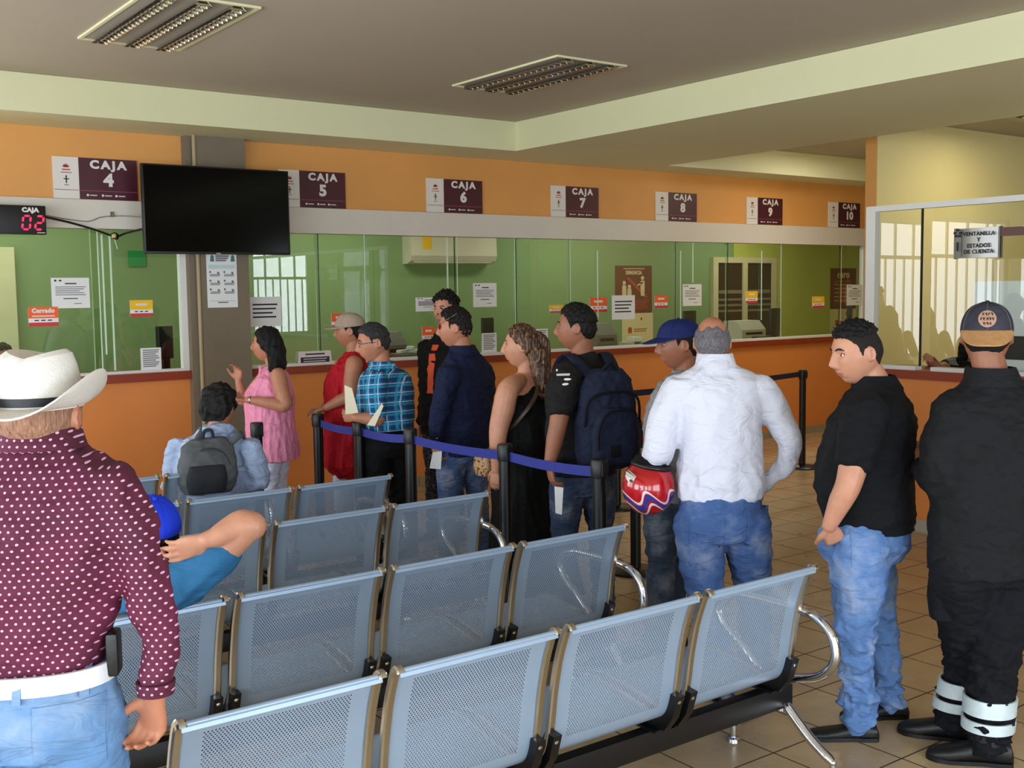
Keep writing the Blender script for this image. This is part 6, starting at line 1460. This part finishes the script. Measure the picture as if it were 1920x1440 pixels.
# ============ young man in the black polo shirt
def polo_man():
    D = 4.43; P = lambda x, y, o=0: at_depth(x, y, D+o); F0 = sideways(.95, .05); t, F, S = person('young man with spiky hair in black polo shirt and light jeans', P(1630, 990), F0)
    sk = skin_mat('pale', SKM['pale']); fr = Fr(P(1606, 664, -.02), sideways(.96, -.22), -.17, 0, 1.06); neck = P(1640, 718); chest = P(1632, 800); waist = P(1622, 930); pel = P(1618, 1020)
    hips = [P(1618, 1020, .09), P(1616, 1020, -.10)]; kn = [P(1646, 1165, .12), P(1604, 1175, -.12)]; an = [drop(P(1668, 1315, .12), .08), drop(P(1610, 1335, -.10), .08)]
    b = MB(); core(b, fr, neck, chest, waist, pel, S, F, 1.0, .060, legs=list(zip(hips, kn, an)))
    sh, el, wr = P(1622, 775, -.20), P(1592, 905, -.24), P(1555, 985, -.185); limb(b, [sh, sh.lerp(el, .5), el, el.lerp(wr, .45), wr], [.062, .060, .050, .045, .029]); add_hand(b, wr, P(1582, 1050, -.10)-wr, S, F, .75, 1.0, .02)
    sh2, el2, wr2 = P(1650, 770, .20), P(1630, 900, .22), P(1590, 985, .18); limb(b, [sh2, el2, wr2], [.06, .05, .032]); add_hand(b, wr2, P(1575, 1040, .16)-wr2, -S, F, .4, 1.05)
    finish(b, 'body', [sk, lipm], t, .0042, 3, matfn=lips_fn(fr)); face_parts(t, fr, browk=1.25)
    def spikes(mb):
        r = random.Random(8)
        for k in range(90):
            a = r.uniform(0, 2*PI); q = math.sqrt(r.random()); x, y = .052*q*math.cos(a), -.002+.078*q*math.sin(a); zt = .122-.035*q*q; d = fr.u*1+fr.r*(x*6+r.uniform(-.25, .25))+fr.f*(y*4+.25+r.uniform(-.3, .3)); d.normalize()
            p = fr(x, y, zt-.012); L = r.uniform(.028, .042); mb.tube([p, p+d*L*.6, p+d*L], [.0075, .005, .0015], 6, roundcap=False)
    scalp(t, fr, bh, lambda a, z: np.where(z > .070, .016, .002), top=lambda H, a, z: (z-.058)/.012, extra=spikes, rough=.004, voxel=.004, seed=12, smooth=1)
    scalp(t, fr, hairm('faded black sides', (.14, .11, .10), .8), lambda a, z: .0012+0*a, rough=.0006, name='faded_sides', seed=13)
    pm = cloth('black polo pique', (.04, .04, .058), .85, .4, .1, 9, 1); s = MB()
    loft(s, [(P(1630, 990), .190, .172), (P(1625, 955), .200, .185), (P(1618, 905), .200, .195), (P(1624, 850), .205, .185), (P(1634, 795), .215, .172), (P(1642, 755), .205, .135), (P(1644, 728), .130, .095), (P(1640, 706), .076, .076)], S, F)
    limb(s, [sh, sh.lerp(el, .32), sh.lerp(el, .62)], [.094, .090, .082]); limb(s, [sh2, sh2.lerp(el2, .35), sh2.lerp(el2, .7)], [.092, .086, .080])
    finish(s, 'polo_shirt', pm, t, .0075, 4, wrk(151, .005, 20))
    put(ring_band([(P(1645, 728), .100, .095), (P(1638, 703), .074, .078)], S, F, .005), 'collar', pm, t)
    lj = denim('light blue jeans', (.32, .47, .69), .35)
    j = trousers('jeans', lj, t, P(1628, 965), pel, hips, kn, an, S, F, (.170, .165), (.185, .182), (.122, .114, .084, .074, .072), 153, .007)
    decal(j, P(1640, 1040, -.3), -F, V(0, 0, 1), S, .12, .14, lj, 'back_pocket', t, .0035, 'pocket')
    for i, (a, tx, ty) in enumerate(((an[0], F, .14), (an[1], F, .18))):
        d = (F+S*(-.10 if i == 0 else .04)).normalized(); shoe(t, drop(a-d*.075, 0), drop(a+d*.205, 0), mat=pbr('black loafer', (.035, .035, .04), .5, var=.1), h=.068, w=.046)
polo_man()

# ============ man in the black uniform and denim cap
def uniform_man():
    D = 4.10; P = lambda x, y, o=0: at_depth(x, y, D+o); F0 = sideways(-.10, .99); t, F, S = person('man in black uniform with reflective ankle bands and backward denim cap', P(1845, 1080), F0)
    sk = skin_mat('brown', SKM['brown']); fr = Fr(P(1850, 632, .03), sideways(-.39, .92), -.02, 0, 1.08); neck = P(1858, 700); chest = P(1862, 800); waist = P(1855, 970); pel = P(1850, 1060)
    hips = [P(1805, 1075), P(1895, 1075, .02)]; kn = [P(1822, 1235, .02), P(1862, 1230, .12)]; an = [drop(P(1834, 1398, -.02), .09), drop(P(1800, 1320, .22), .09)]
    hips = [P(1800, 1075, -.02), P(1896, 1075, .02)]
    kn = [P(1818, 1240, .16), P(1862, 1240, .0)]; an = [drop(P(1790, 1335, .22), .09), drop(P(1850, 1395, .0), .09)]
    b = MB(); core(b, fr, neck, chest, waist, pel, S, F, 1.1, .062, legs=list(zip(hips, kn, an)))
    sh, el, wr = P(1792, 775, .0), P(1762, 890, .0), P(1732, 872, .16); limb(b, [sh, el, wr], [.055, .045, .03]); add_hand(b, wr, P(1712, 850, .25)-wr, S, V(0, 0, 1), .5, 1.05)
    sh2, el2, wr2 = P(1940, 775, .0), P(1975, 900, .02), P(1960, 1010, .12); limb(b, [sh2, el2, wr2], [.055, .045, .03]); add_hand(b, wr2, V(0, 0, -1), -S, F, .4, 1.05)
    finish(b, 'body', [sk, lipm], t, .0048, 3, matfn=lips_fn(fr)); face_parts(t, fr); scalp(t, fr, bh, lambda a, z: .004+0*a, rough=.001)
    jk = cloth('black work jacket', (.075, .075, .085), .8, .35); s = MB()
    loft(s, [(P(1848, 1075), .215, .162), (P(1850, 1020), .212, .160), (P(1854, 950), .215, .160), (P(1860, 870), .220, .158), (P(1864, 800), .228, .150), (P(1866, 755), .215, .122), (P(1862, 722), .132, .092), (P(1858, 692), .080, .080)], S, F)
    limb(s, [sh, P(1772, 835), el, P(1742, 885, .08), wr], [.098, .092, .080, .062, .048]); limb(s, [sh2, P(1962, 835), el2, wr2], [.096, .088, .070, .048])
    finish(s, 'jacket', jk, t, .008, 4, wrk(161, .005, 18)); put(ring_band([(P(1862, 722), .100, .098), (P(1857, 688), .080, .086)], S, F, .006), 'collar', jk, t)
    tm = cloth('navy work trousers', (.055, .058, .085), .85, .4)
    j = trousers('work_trousers', tm, t, P(1850, 1040), pel, hips, kn, an, S, F, (.165, .125), (.192, .142), (.116, .112, .100, .090, .082), 163, .007)
    q = MB(); loft(q, [(P(1768, 1160, .03), .045, .05), (P(1766, 1120, .03), .050, .06), (P(1766, 1085, .03), .045, .05)], S, F, e=3); finish(q, 'cargo_pocket', tm, t, .006, 3)
    rf = pbr('reflective tape', (.80, .86, .88), .35, .1, var=.08, vscale=30)
    for i in (0, 1):
        a = V(an[i]); k = V(kn[i]); d = (k-a).normalized()
        for u0, u1 in ((.045, .085), (.105, .165)):
            put(ring_band([(a+d*u0, .0905, .0905), (a+d*u1, .0915, .0915)], S, F, .004, e=2), 'reflective_band', rf, t)
    bt = pbr('black work boot', (.03, .03, .032), .5, var=.15, bmp=.25, bscale=50)
    for i in (0, 1):
        d = (sideways(.92, .38) if i == 0 else sideways(.95, .25)).normalized(); a = an[i]
        o = shoe(t, drop(a-d*.09, 0), drop(a+d*.21, 0), mat=bt, h=.10, w=.052, name='boot'); put(MB().tube([drop(a, .06), drop(a, .17)], [.062, .060], 16), 'boot_shaft', bt, t)
    dn = cloth('washed denim cap', (.22, .22, .26), .85, .3, .3); ck = pbr('cork brim', (.70, .52, .33), .8, var=.14, vscale=60, bmp=.3, bscale=120)
    c = cap(t, fr, dn, ck, True, L=.060, h=.100, z0=.020, tiltb=.40, blab='cork brown brim', seam=pbr('pale stitching', (.40, .40, .44), .8))
    pt = decal(c, fr(0, -.35, .064), fr.r, fr.u, fr.f, .062, .062, pbr('patch', (.72, .56, .47), .7), 'round_patch', t, .003, 'disc')
    m = MB(); r = random.Random(5); pm_ = pt
    for row, n in ((.016, 4), (.0, 5), (-.016, 3)):
        for k in range(n):
            x = (k-(n-1)/2)*.0095; y0 = -.1135-.004; pts = [fr(x+r.uniform(-.003, .003), -.122, .064+row+dz) for dz in (-.005, .0, .005)]
            m.tube(bez(pts, 3), .0018, 5); m.tube([fr(x-.003, -.122, .064+row), fr(x+.003, -.122, .064+row+.003)], .0016, 5)
    put(m, 'patch_script', pbr('dark stitching', (.10, .06, .06), .7), t)
uniform_man()

# ============ clerks behind the glass
def clerk(lab, pos, F, hpx, Dp, hair_long, top, wrR=None):
    t, F, S = person(lab, pos, F); sk = skin_mat('tan', SKM['tan']); P = lambda x, y, o=0: at_depth(x, y, Dp+o); hc = P(*hpx)
    fr = Fr(hc, F, -.15, 0, 1.0); neck = hc+V(0, 0, -.15)-F*.04; chest = neck+V(0, 0, -.22); waist = chest+V(0, 0, -.25); pel = waist+V(0, 0, -.12)
    kn = [pel+S*s*.11+F*.20+V(0, 0, -.10) for s in (-1, 1)]; hips = [pel+S*s*.09 for s in (-1, 1)]; an = [drop(k-F*.12, .09) for k in kn]
    b = MB(); core(b, fr, neck, chest, waist, pel, S, F, .9, .048, True, legs=list(zip(hips, kn, an))); arms = []
    for s in (-1, 1):
        sh = neck+V(0, 0, -.07)+S*s*.17; el = sh+V(0, 0, -.22)+S*s*.06+F*.10; wr = el+F*.22-S*s*.16+V(0, 0, .05); 
        if s == 1 and wrR is not None: wr = wrR; el = sh.lerp(wr, .5)+V(0, 0, -.06)+F*.05
        arms.append((sh, el, wr)); limb(b, [sh, sh.lerp(el, .5), el, el.lerp(wr, .4), wr], [.05, .048, .043, .042, .026]); add_hand(b, wr, F-S*s*.6, V(0, 0, -1), -S*s, .3, .95)
    finish(b, 'body', [sk, lipm], t, .0055, 3, matfn=lips_fn(fr)); face_parts(t, fr, True, .7)
    def ext(mb):
        if hair_long:
            for s in (-1, 1): limb(mb, [fr(s*.07, -.03, .04), fr(s*.092, -.03, -.06), fr(s*.10, -.01, -.17), fr(s*.095, .02, -.27)], [.034, .04, .042, .022])
            limb(mb, [fr(0, -.085, .04), fr(0, -.10, -.08), fr(0, -.10, -.22)], [.05, .06, .03])
    scalp(t, fr, bh2, lambda a, z: .014+0*a, True, extra=ext, rough=.005, freq=70, voxel=.006)
    s = MB(); loft(s, [(pel, .18, .13), (waist, .17, .12), (chest, .18, .125), (neck+V(0, 0, -.09), .165, .09), (neck+V(0, 0, -.03), .09, .06)], S, F)
    for sh, el, wr in arms: limb(s, [sh, sh.lerp(el, .45)], [.07, .065])
    finish(s, 'blouse', top, t, .009, 4, wrk(171, .004, 22))
    trousers('trousers', cloth('dark trousers', (.10, .11, .15)), t, waist, pel, hips, kn, an, S, F, rad=(.085, .08, .06, .055, .055), voxel=.010); stand_shoes(t, an, F, S=S, L=.23)
    st = thing('office_stool', 'stool under '+lab, 'stool', (pel.x, pel.y, 0)); MB().lathe([(.19, pel.z-.155), (.20, pel.z-.13), (.18, pel.z-.105)], 24).build('seat', dgrey, st)
    MB().lathe([(.025, .03), (.025, pel.z-.155)], 12).build('post', chrome, st); MB().lathe([(.22, 0), (.21, .02), (.03, .04)], 24).build('base', black, st)
bp_ = on_x(1822, 640, 7.78)
clerk('dark haired clerk leaning on the booth counter', (bp_.x, bp_.y), (-1, -.1, 0), (1826, 632), depth_of(bp_), True, cloth('dark blouse', (.10, .10, .12)), on_x(1738, 668, 7.40))
tp_ = on_y(6, 672, 9.55)
clerk('dark haired clerk seated behind the cashier glass beside the ivory door', (tp_.x, tp_.y), (0, -1, 0), (4, 672), depth_of(tp_), False, cloth('grey blouse', (.30, .32, .34)))
